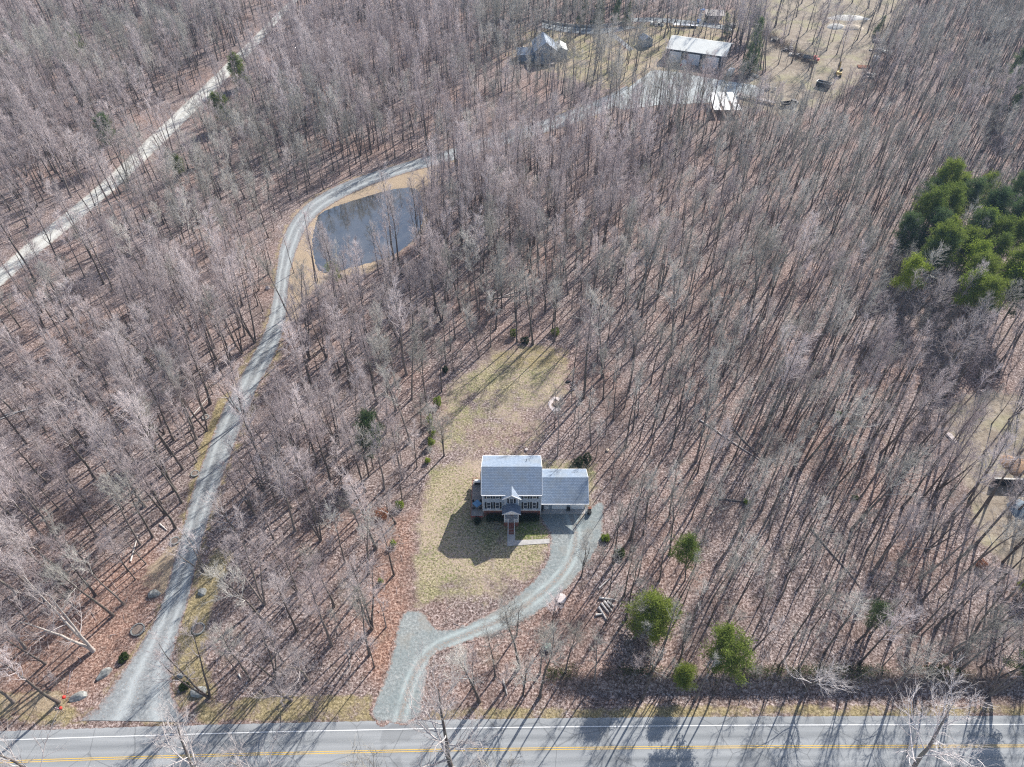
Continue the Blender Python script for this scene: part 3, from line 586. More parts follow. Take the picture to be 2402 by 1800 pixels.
# side deck
dk = MB().box(-8.55, -6.12, -.85, 8.3, 1.42, 1.50).build('deck', 'deck', house)
MB().box(-8.60, -6.10, -.93, -.855, 1.05, 1.40).box(-8.65, -8.56, -.85, 8.3, 1.2, 1.49).box(-8.6, -6.12, 8.31, 8.38, 1.1, 1.6).build('deck_skirt', 'redwood', house)
for x, y in ((-8.5, -.8), (-8.5, 2.2), (-8.5, 5.2), (-8.5, 8.2), (-6.5, -.8)): MB().box(x - .06, x + .06, y, y + .12, 0, 1.19 if y > 0 else 1.04).build('deck_post', 'redwood', house)
m = MB()
for k in range(4): m.box(-8.62 + .6 * k, -8.55 + .6 * k, 8.2, 8.28, 1.6, 2.4)
m.box(-8.62, -6.75, 8.2, 8.28, 2.4, 2.46); m.build('deck_railing', 'redwood', house)
ch = MB().box(-6.62, -6.06, 4.9, 6.1, 0, 7.5).build('side_bay', 'tarp', house)
# garage wing
gw = MB().box(5.96, 15.62, 1.85, 9.0, .12, 3.5)
gw.add([(15.62, 1.85, 3.5), (15.62, 9.0, 3.5), (15.62, 5.3, 6.2), (5.97, 1.85, 3.5), (5.97, 9.0, 3.5), (5.97, 5.3, 6.2)], [(0, 1, 2), (3, 5, 4)])
gw.build('garage_wall', 'grey_siding', house)
gable_roof('garage_roof', 6.12, 15.95, .35, 8.9, 5.25, 4.05, 4.7, 6.65, .15, 'roof', house)
MB().box(5.98, 15.7, .62, 9.0, -.05, .12).build('garage_slab', 'concrete', house)
for x0, x1 in ((8.55, 11.55), (12.42, 15.35)):
    gd = MB()
    for k in range(4): gd.box(x0 + .08, x1 - .08, 1.79, 1.86, .14 + k * .55, .14 + k * .55 + .53)
    gd = gd.build('garage_door', 'door_white', house)
    MB().box(x0 - .04, x0 + .075, 1.77, 1.858, .13, 2.45).box(x1 - .075, x1 + .04, 1.77, 1.858, .13, 2.45).box(x0 + .075, x1 - .075, 1.77, 1.858, 2.36, 2.45).build('frame', 'white', gd)
sdoor = MB().box(6.86, 7.82, 1.79, 1.86, .13, 2.3).build('side_door', 'white', house)
window(sdoor, 7.06, 7.60, 1.78, 1.35, 2.05, name='window', bars=(3, 2), t=.04)
MB().box(7.66, 7.72, 1.72, 1.79, 1.05, 1.15).build('handle', 'metal', sdoor)
for x in (8.2, 11.98): MB().box(x - .08, x + .08, 1.70, 1.84, 2.05, 2.35).build('wall_lamp', 'metal', house)
MB().box(15.5, 15.66, .62, .76, .12, 3.95).build('garage_post', 'white', house)
MB().bar((15.82, .45, 3.9), (15.82, .45, .05), .05).build('downpipe', 'white', house)
MB().box(6.05, 6.62, 1.3, 1.84, .13, 1.5).build('storage_cabinet', 'metal', house)

# things around the house
def place(o, x, y, z=0.0, rz=0.0): o.location = (x, y, z); o.rotation_euler.z = rz; return o
tb = thing('patio_table', 'square blue-topped patio table turned cornerwise on the side deck', 'table', (-7.35, HY + 1.55, 1.5), R(43))
MB().box(-.72, .72, -.72, .72, .95, 1.0).build('table_top', 'blue', tb)
for x, y in ((-.6, -.6), (.6, -.6), (.6, .6), (-.6, .6)): MB().bar((x, y, 0), (x, y, .95), .035).build('leg', 'metal', tb)
def chair(lbl, x, y, rz):
    c = thing('patio_chair', lbl, 'chair', (x, y, 1.5), rz, 'dark chairs around the deck table')
    MB().box(-.24, .24, -.24, .24, .40, .46).build('seat', 'metal', c); MB().box(-.24, .24, .22, .28, .46, .98).build('backrest', 'metal', c)
    for a_, b_ in ((-.2, -.2), (.2, -.2), (.2, .22), (-.2, .22)): MB().bar((a_, b_, 0), (a_, b_, .41), .025).build('leg', 'metal', c)
chair('dark patio chair behind the blue table, on its house side', -6.75, HY + 2.35, R(-35)); chair('dark patio chair behind the blue table, on its lawn side', -8.05, HY + 2.3, R(40))
chair('dark patio chair in front of the blue table, on its lawn side', -8.05, HY + .75, R(140)); chair('dark patio chair in front of the blue table, on its house side', -6.68, HY + .78, R(-140))
gl = thing('grill', 'white-lidded barbecue grill at the far end of the side deck', 'grill', (-7.5, HY + 7.4, 1.5))
MB().prism([(-.35, .85), (.35, .85), (.32, 1.1), (.12, 1.25), (-.2, 1.22), (-.34, 1.05)], -.6, .6).build('lid', 'white', gl); MB().box(-.6, .6, -.35, .35, .1, .84).build('cabinet', 'metal', gl)
MB().box(.61, .95, -.3, .3, .78, .84).build('side_shelf', 'white', gl)
for i, (x, y) in enumerate(((16.5, HY + 1.5), (16.4, HY + .55))):
    b_ = thing('trash_bin', ('dark wheeled bin beside the garage corner, the one farther back', 'dark wheeled bin beside the garage corner, the one nearer the driveway')[i], 'bin', (x, y, 0), R(10 + 20 * i), 'wheeled bins beside the garage')
    MB().prism([(-.26, .08), (.26, .08), (.32, .95), (-.32, .95)], -.27, .27).build('body', 'metal', b_); MB().prism([(-.36, .955), (.34, .955), (.30, 1.02), (-.32, 1.06)], -.31, .31).build('lid', 'rubber' if i else 'brown', b_)
    for sx in (-.3, .3): MB().bar((sx - .03, .28, .12), (sx + .03, .28, .12), .12, n=10).build('wheel', 'rubber', b_)
bb = thing('bench', 'small dark bench against the wall between the two garage doors', 'bench', (11.98, HY + 1.35, .12))
MB().box(-.38, .38, -.2, .2, .40, .46).build('seat', 'metal', bb); MB().box(-.38, .38, .2, .25, .46, .85).build('backrest', 'metal', bb)
for x in (-.33, .33): MB().box(x - .03, x + .03, -.18, .2, 0, .40).build('leg', 'metal', bb)
for i, (a_, b_) in enumerate((((1371, 1206), (1353, 1231)), ((1399, 1170), (1384, 1190)))):
    p, q = s(*a_), s(*b_); tm = MB().box(0, math.dist(p, q), -.10, .10, 0, .18).build('landscape_timber', 'cutwood'); place(tm, p[0], p[1], 0, math.atan2(q[1] - p[1], q[0] - p[0]))
    tag(tm, ('weathered landscape timber running from the garage corner along the driveway', 'weathered landscape timber behind the bins beside the gravel drive')[i], 'timber')

# ------------------------------------------------------------------ the far buildings and the work yard
def frame_of(p0, p1): return math.atan2(p1[1] - p0[1], p1[0] - p0[0])
W0, W1 = s(1560.6, 143), s(1695, 163); wr = frame_of(W0, W1); WL, WD, WE, WR_ = 27.3, 18.0, 5.9, 8.6
wh = thing('metal_workshop', 'long dark metal workshop with white roof and three white doors', 'workshop', (*W0, 0), wr)
m = MB().box(0, WL, 0, WD, 0, WE); m.add([(0, 0, WE), (0, WD, WE), (0, WD * .5, WR_), (WL, 0, WE), (WL, WD, WE), (WL, WD * .5, WR_)], [(0, 1, 2), (3, 5, 4)]); m.build('wall', 'dark_wall', wh)
gable_roof('roof', -.4, WL + .4, -.5, WD + .5, WD * .5, WE - .05, WE - .05, WR_ + .15, .12, 'white_metal', wh)
for x in (1.6, 10.4, 19.2):
    gd = MB()
    for k in range(8): gd.box(x, x + 5.4, -.07, .01, .05 + k * .58, .05 + k * .58 + .55)
    gd = gd.build('garage_door', 'door_white', wh)
    MB().box(x - .12, x - .003, -.09, -.005, 0, 4.8).box(x + 5.403, x + 5.52, -.09, -.005, 0, 4.8).box(x, x + 5.4, -.09, -.005, 4.7, 4.8).build('frame', 'white', gd)
for x in (8.6, 17.6, 25.9): MB().bar((x, -.45, WE - .2), (x, -.14, .3), .09).build('downpipe', 'white', wh)
for x, y in ((-.02, -.02), (WL - .12, -.02), (WL - .12, WD - .1)): MB().box(x, x + .14, y, y + .14, 0, WE - .3).build('corner_trim', 'white', wh)
for i, p in enumerate(((1603, 155), (1650, 164))):
    t = thing('liquid_tank', ('round white liquid tank between the left and middle workshop doors', 'round white liquid tank between the middle and right workshop doors')[i], 'tank', (*s(*p), 0), 0, 'tanks before the workshop')
    MB().lathe([(1.35, .3), (1.4, .5), (1.4, 2.0), (1.1, 2.45), (.45, 2.7), (.4, 2.85)], n=20).build('tank_body', 'tank', t, True)
    MB().box(-1.3, 1.3, -1.3, 1.3, 0, .28).build('skid', 'metal', t)
    MB().bar((-1.5, -.5, .3), (-1.2, -.9, 1.3), .28).build('pump', 'red', t)
def box_trailer(label, p, rz, L=5.0, Wd=2.3, H=2.3, mat='white', name='box_trailer', cat='trailer'):
    t = thing(name, label, cat, (*s(*p), 0), rz)
    MB().prism([(-Wd / 2, .55), (Wd / 2, .55), (Wd / 2, H), (Wd / 2 - .15, H + .15), (-Wd / 2 + .15, H + .15), (-Wd / 2, H)], -L / 2, L / 2).build('body', mat, t)
    MB().box(-L / 2 - .03, -L / 2 - .002, -Wd / 2 + .15, -.03, .7, H - .1).box(-L / 2 - .03, -L / 2 - .002, .03, Wd / 2 - .15, .7, H - .1).build('door', 'tank', t)
    MB().bar((L / 2, 0, .5), (L / 2 + 1.2, 0, .45), .07).build('drawbar', 'metal', t)
    for sx in (-.6, .45):
        for sy in (-Wd / 2 - .02, Wd / 2 - .2): MB().bar((sx, sy, .38), (sx, sy + .22, .38), .38, n=14).build('wheel', 'rubber', t)
    return t
box_trailer('white enclosed box trailer parked off the workshop\'s right corner', (1712, 176), R(60))
box_trailer('small white trailer at the right-hand edge of the dirt clearing', (2054, 143), R(80), 3.0, 2.0, 1.8)
sh = thing('garden_shed', 'small grey gabled shed with one white window behind the trees', 'shed', (*s(1508, 112), 0), R(18))
m = MB().box(-.2, 5.0, 0, 5.5, 0, 3.2); m.add([(-.2, 0, 3.2), (5.0, 0, 3.2), (2.4, 0, 4.7), (-.2, 5.5, 3.2), (5.0, 5.5, 3.2), (2.4, 5.5, 4.7)], [(0, 1, 2), (5, 4, 3)]); m.build('wall', 'grey_siding', sh)
MB().quad3((-.5, -.4, 3.1), (2.4, -.4, 4.85), (2.4, 5.9, 4.85), (-.5, 5.9, 3.1), -.12).quad3((2.404, -.4, 4.85), (5.3, -.4, 3.1), (5.3, 5.9, 3.1), (2.404, 5.9, 4.85), -.12).build('roof', 'roof', sh)
window(sh, 2.2, 3.4, 0, 1.3, 2.7, bars=(1, 2), t=.16); MB().box(-.24, -.06, -.05, .08, 0, 3.1).build('corner_trim', 'white', sh); MB().box(4.86, 5.04, -.05, .08, 0, 3.1).build('corner_trim', 'white', sh)
# far house: several grey roofs, a pale porch roof and a rear deck
fh = thing('grey_farmhouse', 'large grey many-gabled house half hidden behind bare trees', 'house', (*s(1240, 150), 0), R(4))
def block(x0, x1, y0, y1, h, hr, along, wall='grey_siding', roof='roof'):
    m = MB().box(x0, x1, y0, y1, 0, h)
    if along == 'x':
        ym = (y0 + y1) / 2; m.add([(x0, y0, h), (x0, y1, h), (x0, ym, hr), (x1, y0, h), (x1, y1, h), (x1, ym, hr)], [(0, 1, 2), (3, 5, 4)]); m.build('wall', wall, fh)
        MB().quad3((x0 - .5, y0 - .5, h - .1), (x1 + .5, y0 - .5, h - .1), (x1 + .5, ym, hr + .1), (x0 - .5, ym, hr + .1), .15).quad3((x0 - .5, ym + .01, hr + .1), (x1 + .5, ym + .01, hr + .1), (x1 + .5, y1 + .5, h - .1), (x0 - .5, y1 + .5, h - .1), .15).build('roof', roof, fh)
    else:
        xm = (x0 + x1) / 2; m.add([(x0, y0, h), (x1, y0, h), (xm, y0, hr), (x0, y1, h), (x1, y1, h), (xm, y1, hr)], [(0, 1, 2), (5, 4, 3)]); m.build('wall', wall, fh)
        MB().quad3((x0 - .5, y0 - .5, h - .1), (xm, y0 - .5, hr + .1), (xm, y1 + .5, hr + .1), (x0 - .5, y1 + .5, h - .1), -.15).quad3((xm + .01, y0 - .5, hr + .1), (x1 + .5, y0 - .5, h - .1), (x1 + .5, y1 + .5, h - .1), (xm + .01, y1 + .5, hr + .1), -.15).build('roof', roof, fh)
block(3, 13, 0, 14, 5.4, 9.2, 'y'); block(-5, 2.9, 3, 10, 3.2, 5.2, 'x'); block(13.1, 19, 6, 15, 3.4, 5.0, 'y', roof='white_metal')
for x in (4.5, 7.4, 10.2): window(fh, x, x + 1.3, 0, 3.2, 4.8); window(fh, x, x + 1.3, 0, .8, 2.4)
MB().box(3, 13, -4, -.02, .9, 1.05).build('deck', 'deck', fh)
# old stone wall curving behind the yard
pts = [g(*p) for p in ((1172, 46), (1200, 53), (1240, 58), (1285, 59), (1330, 54), (1352, 50))]; P_ = resample(chaikin(pts), 90); rg = random.Random(4)
m = MB()
for i, (a_, b_) in enumerate(zip(P_[:-1], P_[1:])):
    d = np.array(b_) - a_; nn = np.array([-d[1], d[0]]) / np.hypot(*d) * .35; h = 1.0 + rg.uniform(-.12, .12)
    q = [a_ - nn, b_ - nn, b_ + nn, a_ + nn]; m.add([(x, y, 0) for x, y in q] + [(x, y, h) for x, y in q], [(4, 5, 6, 7), (0, 1, 5, 4), (2, 3, 7, 6), (1, 2, 6, 5), (3, 0, 4, 7)])
tag(m.build('stone_wall', 'stonewall'), 'long pale stone wall curving along the far track', 'wall')
rsh = thing('storage_shed', 'open storage shed under a rust-streaked metal roof in the far yard', 'shed', (*s(1655, 52), 0), R(-6))
m = MB()
for x in (0, 4.6, 9.2):
    for y in (0, 6): m.bar((x, y, 0), (x, y, 3.3 + y * .15), .1)
m.build('post', 'metal', rsh)['kind'] = 'stuff'
MB().quad3((-.5, -.5, 3.3), (9.8, -.5, 3.3), (9.8, 6.6, 4.3), (-.5, 6.6, 4.3), .12).build('roof', 'rust', rsh); MB().box(-.1, 9.3, 5.9, 6.0, 0, 3.8).build('wall', 'dark_wall', rsh)
cr = thing('blue_lift', 'bright blue machine mast standing left of the rusty-roofed shed', 'lift', (*s(1640, 54), 0), R(10))
MB().box(-.9, .9, -.9, .9, .3, 1.5).build('base', 'bluepaint', cr)
m = MB()
for x, y in ((-.5, -.5), (.5, -.5), (.5, .5), (-.5, .5)): m.bar((x, y, 1.5), (x, y, 6.2), .09)
for k in range(5): m.bar((-.5, -.5, 1.6 + k), (.5, -.5, 2.4 + k), .06)
m.build('mast', 'bluepaint', cr); MB().box(-.7, 1.6, -.6, .6, 6.2, 6.7).build('platform', 'bluepaint', cr)
def flatbed(label, p, rz, L, name='flatbed_trailer', mat='white', w_=2.4, z=.9):
    t = thing(name, label, 'trailer', (*s(*p), 0), rz); MB().box(0, L, -w_ / 2, w_ / 2, z, z + .22).build('bed', mat, t); MB().box(0, .12, -w_ / 2, w_ / 2, z + .22, z + 1.2).build('headboard', mat, t)
    for x in (L * .72, L * .85):
        for y in (-w_ / 2, w_ / 2 - .3): MB().bar((x, y, .45), (x, y + .3, .45), .45, n=12).build('wheel', 'rubber', t)
    return t
flatbed('long white flatbed trailer lying beyond the workshop roof', (1577, 62), R(-8), 13)
flatbed('long grey flatbed trailer right of the striped-roof shelter', (1728, 226), R(-33), 17, mat='rust')
flatbed('short white trailer bed beside the dark spruce, far side', (1755, 60), R(-20), 7)
# striped shelter
sp = thing('open_shelter', 'low shelter with three white roof panels below the gravel yard', 'shelter', (*s(1675, 258, 3), 0), R(0))
q = [s(*p, 3) for p in ((1675, 258), (1740, 258), (1718, 219), (1663, 219))]; o0 = np.array(q[0]); q = [np.array(a_) - o0 for a_ in q]
for a_, b_ in ((0, .27), (.36, .64), (.74, 1.0)):
    c0, c1 = q[0] * (1 - a_) + q[1] * a_, q[0] * (1 - b_) + q[1] * b_; e0, e1 = q[3] * (1 - a_) + q[2] * a_, q[3] * (1 - b_) + q[2] * b_
    MB().quad3((*c0, 3), (*c1, 3), (*e1, 3.5), (*e0, 3.5), .1).build('roof_panel', 'white', sp)
for a_ in q: MB().bar((a_[0], a_[1], 0), (a_[0], a_[1], 3.0), .12).build('post', 'log', sp)
m = MB()
for t_ in (0, .33, .66, 1): m.bar((*(q[0] * (1 - t_) + q[1] * t_), 2.82), (*(q[3] * (1 - t_) + q[2] * t_), 3.32), .08)
m.build('rafters', 'log', sp)
# vehicles and machines
def truck(label, p, rz, cab='red', bed='tarp', sc=1.0):
    t = thing('old_truck', label, 'truck', (*s(*p), 0), rz)
    MB().prism([(-1.1, .7), (1.1, .7), (1.1, 1.5), (.95, 2.4), (-.95, 2.4), (-1.1, 1.5)], 3.0, 4.7).build('cab', cab, t); MB().box(4.71, 6.0, -1.0, 1.0, .7, 1.5).build('hood', cab, t)
    MB().box(4.66, 4.72, -.85, .85, 1.55, 2.25).build('windscreen', 'glass', t); MB().box(-1.5, 2.9, -1.2, 1.2, .9, 1.1).box(-1.5, 2.9, -1.2, -1.1, 1.1, 1.8).box(-1.5, 2.9, 1.1, 1.2, 1.1, 1.8).box(-1.5, -1.4, -1.1, 1.1, 1.1, 1.8).build('bed', bed, t)
    for x in (-.5, 5.0):
        for y in (-1.2, .95): MB().bar((x, y, .5), (x, y + .25, .5), .5, n=14).build('wheel', 'rubber', t)
    return t
truck('old red-cabbed truck in the brush at the clearing\'s left edge', (1890, 140), R(-30)); truck('dark derelict truck among saplings below the clearing', (1840, 250), R(15), 'metal', 'metal')
ex = thing('excavator', 'tan excavator with raised boom in the dirt clearing', 'excavator', (*s(1966, 178), 0), R(70))
for y in (-1.3, .8): MB().prism([(-1.9, .1), (1.9, .1), (2.2, .5), (1.9, .9), (-1.9, .9), (-2.2, .5)], y, y + .5, 'y').build('track', 'rubber', ex)
MB().box(-1.8, 1.2, -1.1, 1.1, 1.0, 2.1).build('body', 'yellow_machine', ex); MB().box(.2, 1.5, -1.1, -.1, 2.1, 3.1).build('cab', 'glass', ex)
bm = MB().bar((1.2, .3, 2.0), (3.6, .3, 5.0), .28, .22).bar((3.6, .3, 5.0), (6.2, .3, 3.2), .2, .16).build('boom', 'yellow_machine', ex); MB().prism([(5.8, 1.8), (6.6, 1.6), (6.5, 3.1), (6.1, 3.3)], -.3, .9, 'y').build('bucket', 'metal', bm)
df = thing('open_steel_frame', 'open dark rusty frame skip with pale rails in the work yard', 'skip', (*s(1930, 205), 0), R(-35))
MB().box(-3, 3, -1.3, -1.2, .2, 2.2).box(-3, 3, 1.2, 1.3, .2, 2.2).box(-3, -2.9, -1.2, 1.2, .2, 2.2).box(2.9, 3, -1.2, 1.2, .2, 2.2).box(-2.9, 2.9, -1.2, 1.2, .2, .3).build('walls', 'metal', df)
MB().bar((-3.1, -1.3, 2.3), (3.1, -1.3, 2.3), .12).bar((-3.1, 1.3, 2.3), (3.1, 1.3, 2.3), .12).bar((-3.1, -1.3, 2.3), (-3.1, 1.3, 2.3), .12).bar((3.1, -1.3, 2.3), (3.1, 1.3, 2.3), .12).build('rim', 'white_metal', df)
tp = MB()
for k in range(11): tp.bar((-2.6 + k * .5, -1.8, .25), (-2.6 + k * .5, 1.8, .30), .2, .18)
o = place(tp.build('timber_stack', 'orange_rust'), *s(2026, 158), 0, R(-8)); tag(o, 'flat stack of reddish poles at the clearing\'s right edge', 'timber stack')
def heap(name, label, p, rx, ry, h, mat, seed=0, cat='heap', z=None):
    rg = np.random.RandomState(seed); m = MB(); n = 22; k = 7; vs = []
    ph = rg.uniform(0, 6, 4)
    for j in range(k):
        r = 1 - j / (k - 1) * .93; hh = h * (1 - r ** 1.7)
        for i in range(n):
            t = 2 * math.pi * i / n; rr = r * (1 + .10 * math.sin(3 * t + ph[0]) + .07 * math.sin(5 * t + ph[1]) + rg.uniform(-.04, .04)); vs.append((rx * rr * math.cos(t), ry * rr * math.sin(t), hh * (1 + rg.uniform(-.08, .08)) - (0.1 if j == 0 else 0)))
    fs = [(j * n + i, j * n + (i + 1) % n, (j + 1) * n + (i + 1) % n, (j + 1) * n + i) for j in range(k - 1) for i in range(n)] + [tuple((k - 1) * n + i for i in range(n))]
    m.add(vs, fs); o = m.build(name, mat, None, True); x, y = s(*p); o.location = (x, y, tz(x, y)); return tag(o, label, cat)
heap('gravel_heap', 'low rounded grey gravel heap in the dirt clearing, left of the tan one', (1962, 64), 5.5, 4, 1.6, 'stonewall', 1)
heap('sand_heap', 'low rounded tan sand heap in the dirt clearing', (1996, 66), 6.5, 4, 1.7, 'sand', 2); heap('rubble_heap', 'bright whitish rubble spread at the far end of the clearing', (1990, 42), 11, 5, .8, 'stonewall', 3)
def scrap(label, p, seed, n=12, sz=3.0, mats=('metal', 'rust', 'log')):
    rg = random.Random(seed); t = thing('scrap_pile', label, 'scrap pile', (*s(*p), 0), rg.uniform(0, 3))
    for k, mt in enumerate(mats):
        m = MB()
        for i in range(n):
            a_ = Vector((rg.gauss(0, sz * .4), rg.gauss(0, sz * .3), rg.uniform(.1, 1.0))); d = Vector((rg.uniform(-1, 1), rg.uniform(-1, 1), rg.uniform(-.25, .3))).normalized() * rg.uniform(.5, sz * .6)
            if i % 3: m.bar(a_, a_ + d, rg.uniform(.06, .2), n=5)
            else: hx, hy = rg.uniform(.3, .9), rg.uniform(.3, .8); m.box(a_.x - hx, a_.x + hx, a_.y - hy, a_.y + hy, 0, rg.uniform(.3, 1.2))
        m.build(('scrap_metal', 'sheet_scrap', 'scrap_wood')[k], mt, t)
    return t
for i, (p, lb) in enumerate((((1815, 95), 'dark scrap pile where the brush row meets the dark spruce'), ((1845, 118), 'scrap pile in the brush row on the clearing\'s left edge, midway down'), ((1872, 132), 'scrap pile right behind the red-cabbed truck'), ((2065, 98), 'dark scrap pile at the clearing\'s right edge, the one farthest back'),
        ((2065, 120), 'grey scrap pile just below the farthest one at the clearing\'s right edge'), ((2040, 180), 'scrap pile just below the stack of reddish poles'), ((1768, 182), 'pale scrap and boards right of the white box trailer'), ((1800, 210), 'scattered scrap below the dark spruce beside the yard'), ((1545, 58), 'dark scrap pile beside the long white flatbed trailer'),
        ((1625, 60), 'scrap pile between the flatbed trailer and the blue lift'), ((1716, 62), 'whitish scrap heap right of the rusty-roofed shed'), ((1235, 118), 'brush and scrap pile at the left end of the grey farmhouse'))):
    scrap(lb, p, i, 12, 4.0, ('metal', 'rust', 'snag') if i % 2 else ('metal', 'white_metal', 'log'))
# east yard
rw = thing('retaining_wall', 'dark retaining wall with pale cap at the right edge of the picture', 'wall', (*s(2322, 1138), 0), R(-3)); MB().box(0, 22, 0, .3, 0, 2.2).build('panel', 'metal', rw); MB().box(-.05, 22.05, -.05, .35, 2.202, 2.32).build('cap', 'stonewall', rw)
heap('clay_mound', 'orange clay mound above the dark retaining wall', (2382, 1092), 3.4, 3.0, 1.4, 'clay', 5)
heap('covered_pile', 'blue-grey tarpaulin-covered pile at the right edge', (2398, 1200), 2.6, 3.2, 1.1, 'tarp', 6)
ws = MB(); ws.add([(-.55, -1.5, 0), (.5, -1.6, 0), (.75, 1.0, 0), (.2, 1.7, 0), (-.5, 1.4, 0), (-.5, -1.45, .35), (.45, -1.5, .32), (.62, 1.0, .45), (.15, 1.55, .5), (-.42, 1.3, .4)], [(5, 6, 7, 8, 9), (0, 1, 6, 5), (1, 2, 7, 6), (2, 3, 8, 7), (3, 4, 9, 8), (4, 0, 5, 9)])
tag(place(ws.build('white_slab', 'stone_pale'), *s(2232, 1029), 0, R(18)), 'white irregular slab lying at the woods edge by the right-hand yard', 'slab')

# ------------------------------------------------------------------ small things along the lane and the driveway
def boulder(label, p, sx, sy, sz_, rz=0.0, seed=0, mat='rock', name='boulder'):
    bm_ = bmesh.new(); bmesh.ops.create_icosphere(bm_, subdivisions=3, radius=1.0); rg = np.random.RandomState(seed); pl = [(Vector(rg.normal(size=3)).normalized(), rg.uniform(.62, .9)) for _ in range(11)]
    for v in bm_.verts:
        for n_, d_ in pl:
            k = v.co.dot(n_)
            if k > d_: v.co -= n_ * (k - d_)
        v.co = Vector((v.co.x * sx, v.co.y * sy, max(-.2, v.co.z) * sz_)); v.co *= 1 + rg.uniform(-.02, .02)
    me = bpy.data.meshes.new(name); bm_.to_mesh(me); bm_.free(); me.materials.append(M[mat]); o = bpy.data.objects.new(name, me); COL.objects.link(o); x, y = s(*p); o.location = (x, y, 0); o.rotation_euler.z = rz
    return tag(o, label, 'boulder')
sl = boulder('flat-topped pale slab boulder left of the gravel apron', (243, 1583), 1.75, .85, 1.0, R(42), 3)
boulder('rounded grey boulder nearest the road on the apron\'s left', (186, 1634), 1.7, .8, .8, R(25), 4)
boulder('grey wedge boulder on the lane\'s left bank halfway up to the trees', (363, 1394), 1.25, .9, 1.0, R(20), 5)
boulder('boulder tight on the lane\'s right edge opposite the grey wedge one', (474, 1390), 1.0, .9, .9, 0, 6); boulder('rough grey boulder right of the apron near the road', (466, 1624), 1.75, 1.0, .95, R(8), 7)
boulder('small dark boulder with pale streaks right of the lane mouth', (424, 1586), .75, .45, .6, R(10), 8); boulder('small white stone at the lane\'s left shoulder near the pond curve', (629, 677), .8, .7, .9, 0, 9, 'stone_pale', 'white_stone')
def ring(label, p, r=1.0, rz=0.0):
    t = thing('stone_ring', label, 'planter ring', (*s(*p), 0), rz, 'stone rings along the lane'); m = MB(); n = 22
    for i in range(n):
        a0, a1 = 2 * math.pi * i / n + .02, 2 * math.pi * (i + 1) / n - .02
        q = [(r * math.cos(a0), r * math.sin(a0)), (r * math.cos(a1), r * math.sin(a1)), ((r - .2) * math.cos(a1), (r - .2) * math.sin(a1)), ((r - .2) * math.cos(a0), (r - .2) * math.sin(a0))]
        m.add([(x, y, 0) for x, y in q] + [(x, y, .32) for x, y in q], [(4, 5, 6, 7), (0, 1, 5, 4), (1, 2, 6, 5), (2, 3, 7, 6), (3, 0, 4, 7)])
    m.build('ring_wall', 'rock', t); MB().lathe([(r - .21, .0), (r - .24, .2), (.05, .26)], n=16).build('soil', 'stem', t)
ring('stone planting ring on the lane\'s left bank, topmost of those near the mouth', (411, 1270), .95); ring('stone planting ring left of the lane just above the pale slab boulder', (324, 1478), 1.25)
ring('stone planting ring right of the lane among the first trees', (466, 1476), 1.2); ring('stone planting ring on the yellow grass strip left of the lane', (458, 1112), .9); ring('stone planting ring at the upper end of the yellow grass strip', (483, 980), .8)
mb = thing('mailbox', 'mailbox on a post with a bright red ball at the road edge', 'mailbox', (*s(149, 1671), 0), R(0))
MB().bar((0, 0, 0), (0, 0, 1.15), .06).build('post', 'log', mb); MB().prism([(-.1, 1.15), (.1, 1.15), (.1, 1.3), (.05, 1.38), (-.05, 1.38), (-.1, 1.3)], -.28, .28).build('box', 'metal', mb); MB().lathe([(.02, 1.3), (.2, 1.4), (.27, 1.58), (.2, 1.76), (.02, 1.84)], (.2, .1, 0), 14).build('reflector_ball', 'red', mb, True)
rb = thing('marker_post', 'short post topped by a red ball between the boulder and the brush', 'post', (*s(157, 1642), 0)); MB().bar((0, 0, 0), (0, 0, .9), .04).build('post', 'log', rb); MB().lathe([(.02, .85), (.24, .95), (.32, 1.15), (.22, 1.38), (.02, 1.45)], n=14).build('ball', 'red', rb, True)
bn = thing('banner_post', 'pink and white cloth hanging from a thin stake by the mailbox', 'banner', (*s(144, 1672), 0)); MB().bar((0, 0, 0), (-.1, .1, 1.9), .03).build('pole', 'metal', bn)
m = MB(); n = 8
vs = [(-.1 + .5 * (i / n) * (1 if j else .6) - .25, .12 + .06 * math.sin(i * 1.9 + j), 1.9 - j * .28 - .05 * math.sin(i)) for j in range(4) for i in range(n + 1)]
m.add(vs, [(j * (n + 1) + i, j * (n + 1) + i + 1, (j + 1) * (n + 1) + i + 1, (j + 1) * (n + 1) + i) for j in range(3) for i in range(n)]); m.build('cloth', 'pink', bn)
wpole = MB().bar((0, 0, 0), (.1, .35, 3.3), .035, .03)
wp = thing('striped_pole', 'thin leaning red-and-white striped pole behind the red-ball post', 'pole', (*s(158, 1626), 0), 0)
for k in range(8): MB().bar((.12 * k, .30 * k, .42 * k), (.12 * (k + 1), .30 * (k + 1), .42 * (k + 1)), .04).build('stripe', 'pink' if k % 2 else 'white', wp)
disc = MB().lathe([(.98, 0), (1.0, .35), (.97, .42), (.2, .45)], n=36).build('round_slab', 'stone_pale'); tag(place(disc, *s(1316, 1405)), 'big pale pink round slab right of the curving driveway', 'round slab')
for i, (p, r, lb) in enumerate((((1235, 1056), .38, 'pale tree stump on the back lawn just beyond the house roof'), ((1425, 1057), .35, 'orange-brown stump at the woods edge behind the garage'))):
    tag(place(MB().lathe([(r * 1.15, 0), (r, .2), (r * .97, .35), (.05, .37)], n=14).build('tree_stump', 'cutwood' if i else 'stone_pale'), *s(*p)), lb, 'stump')
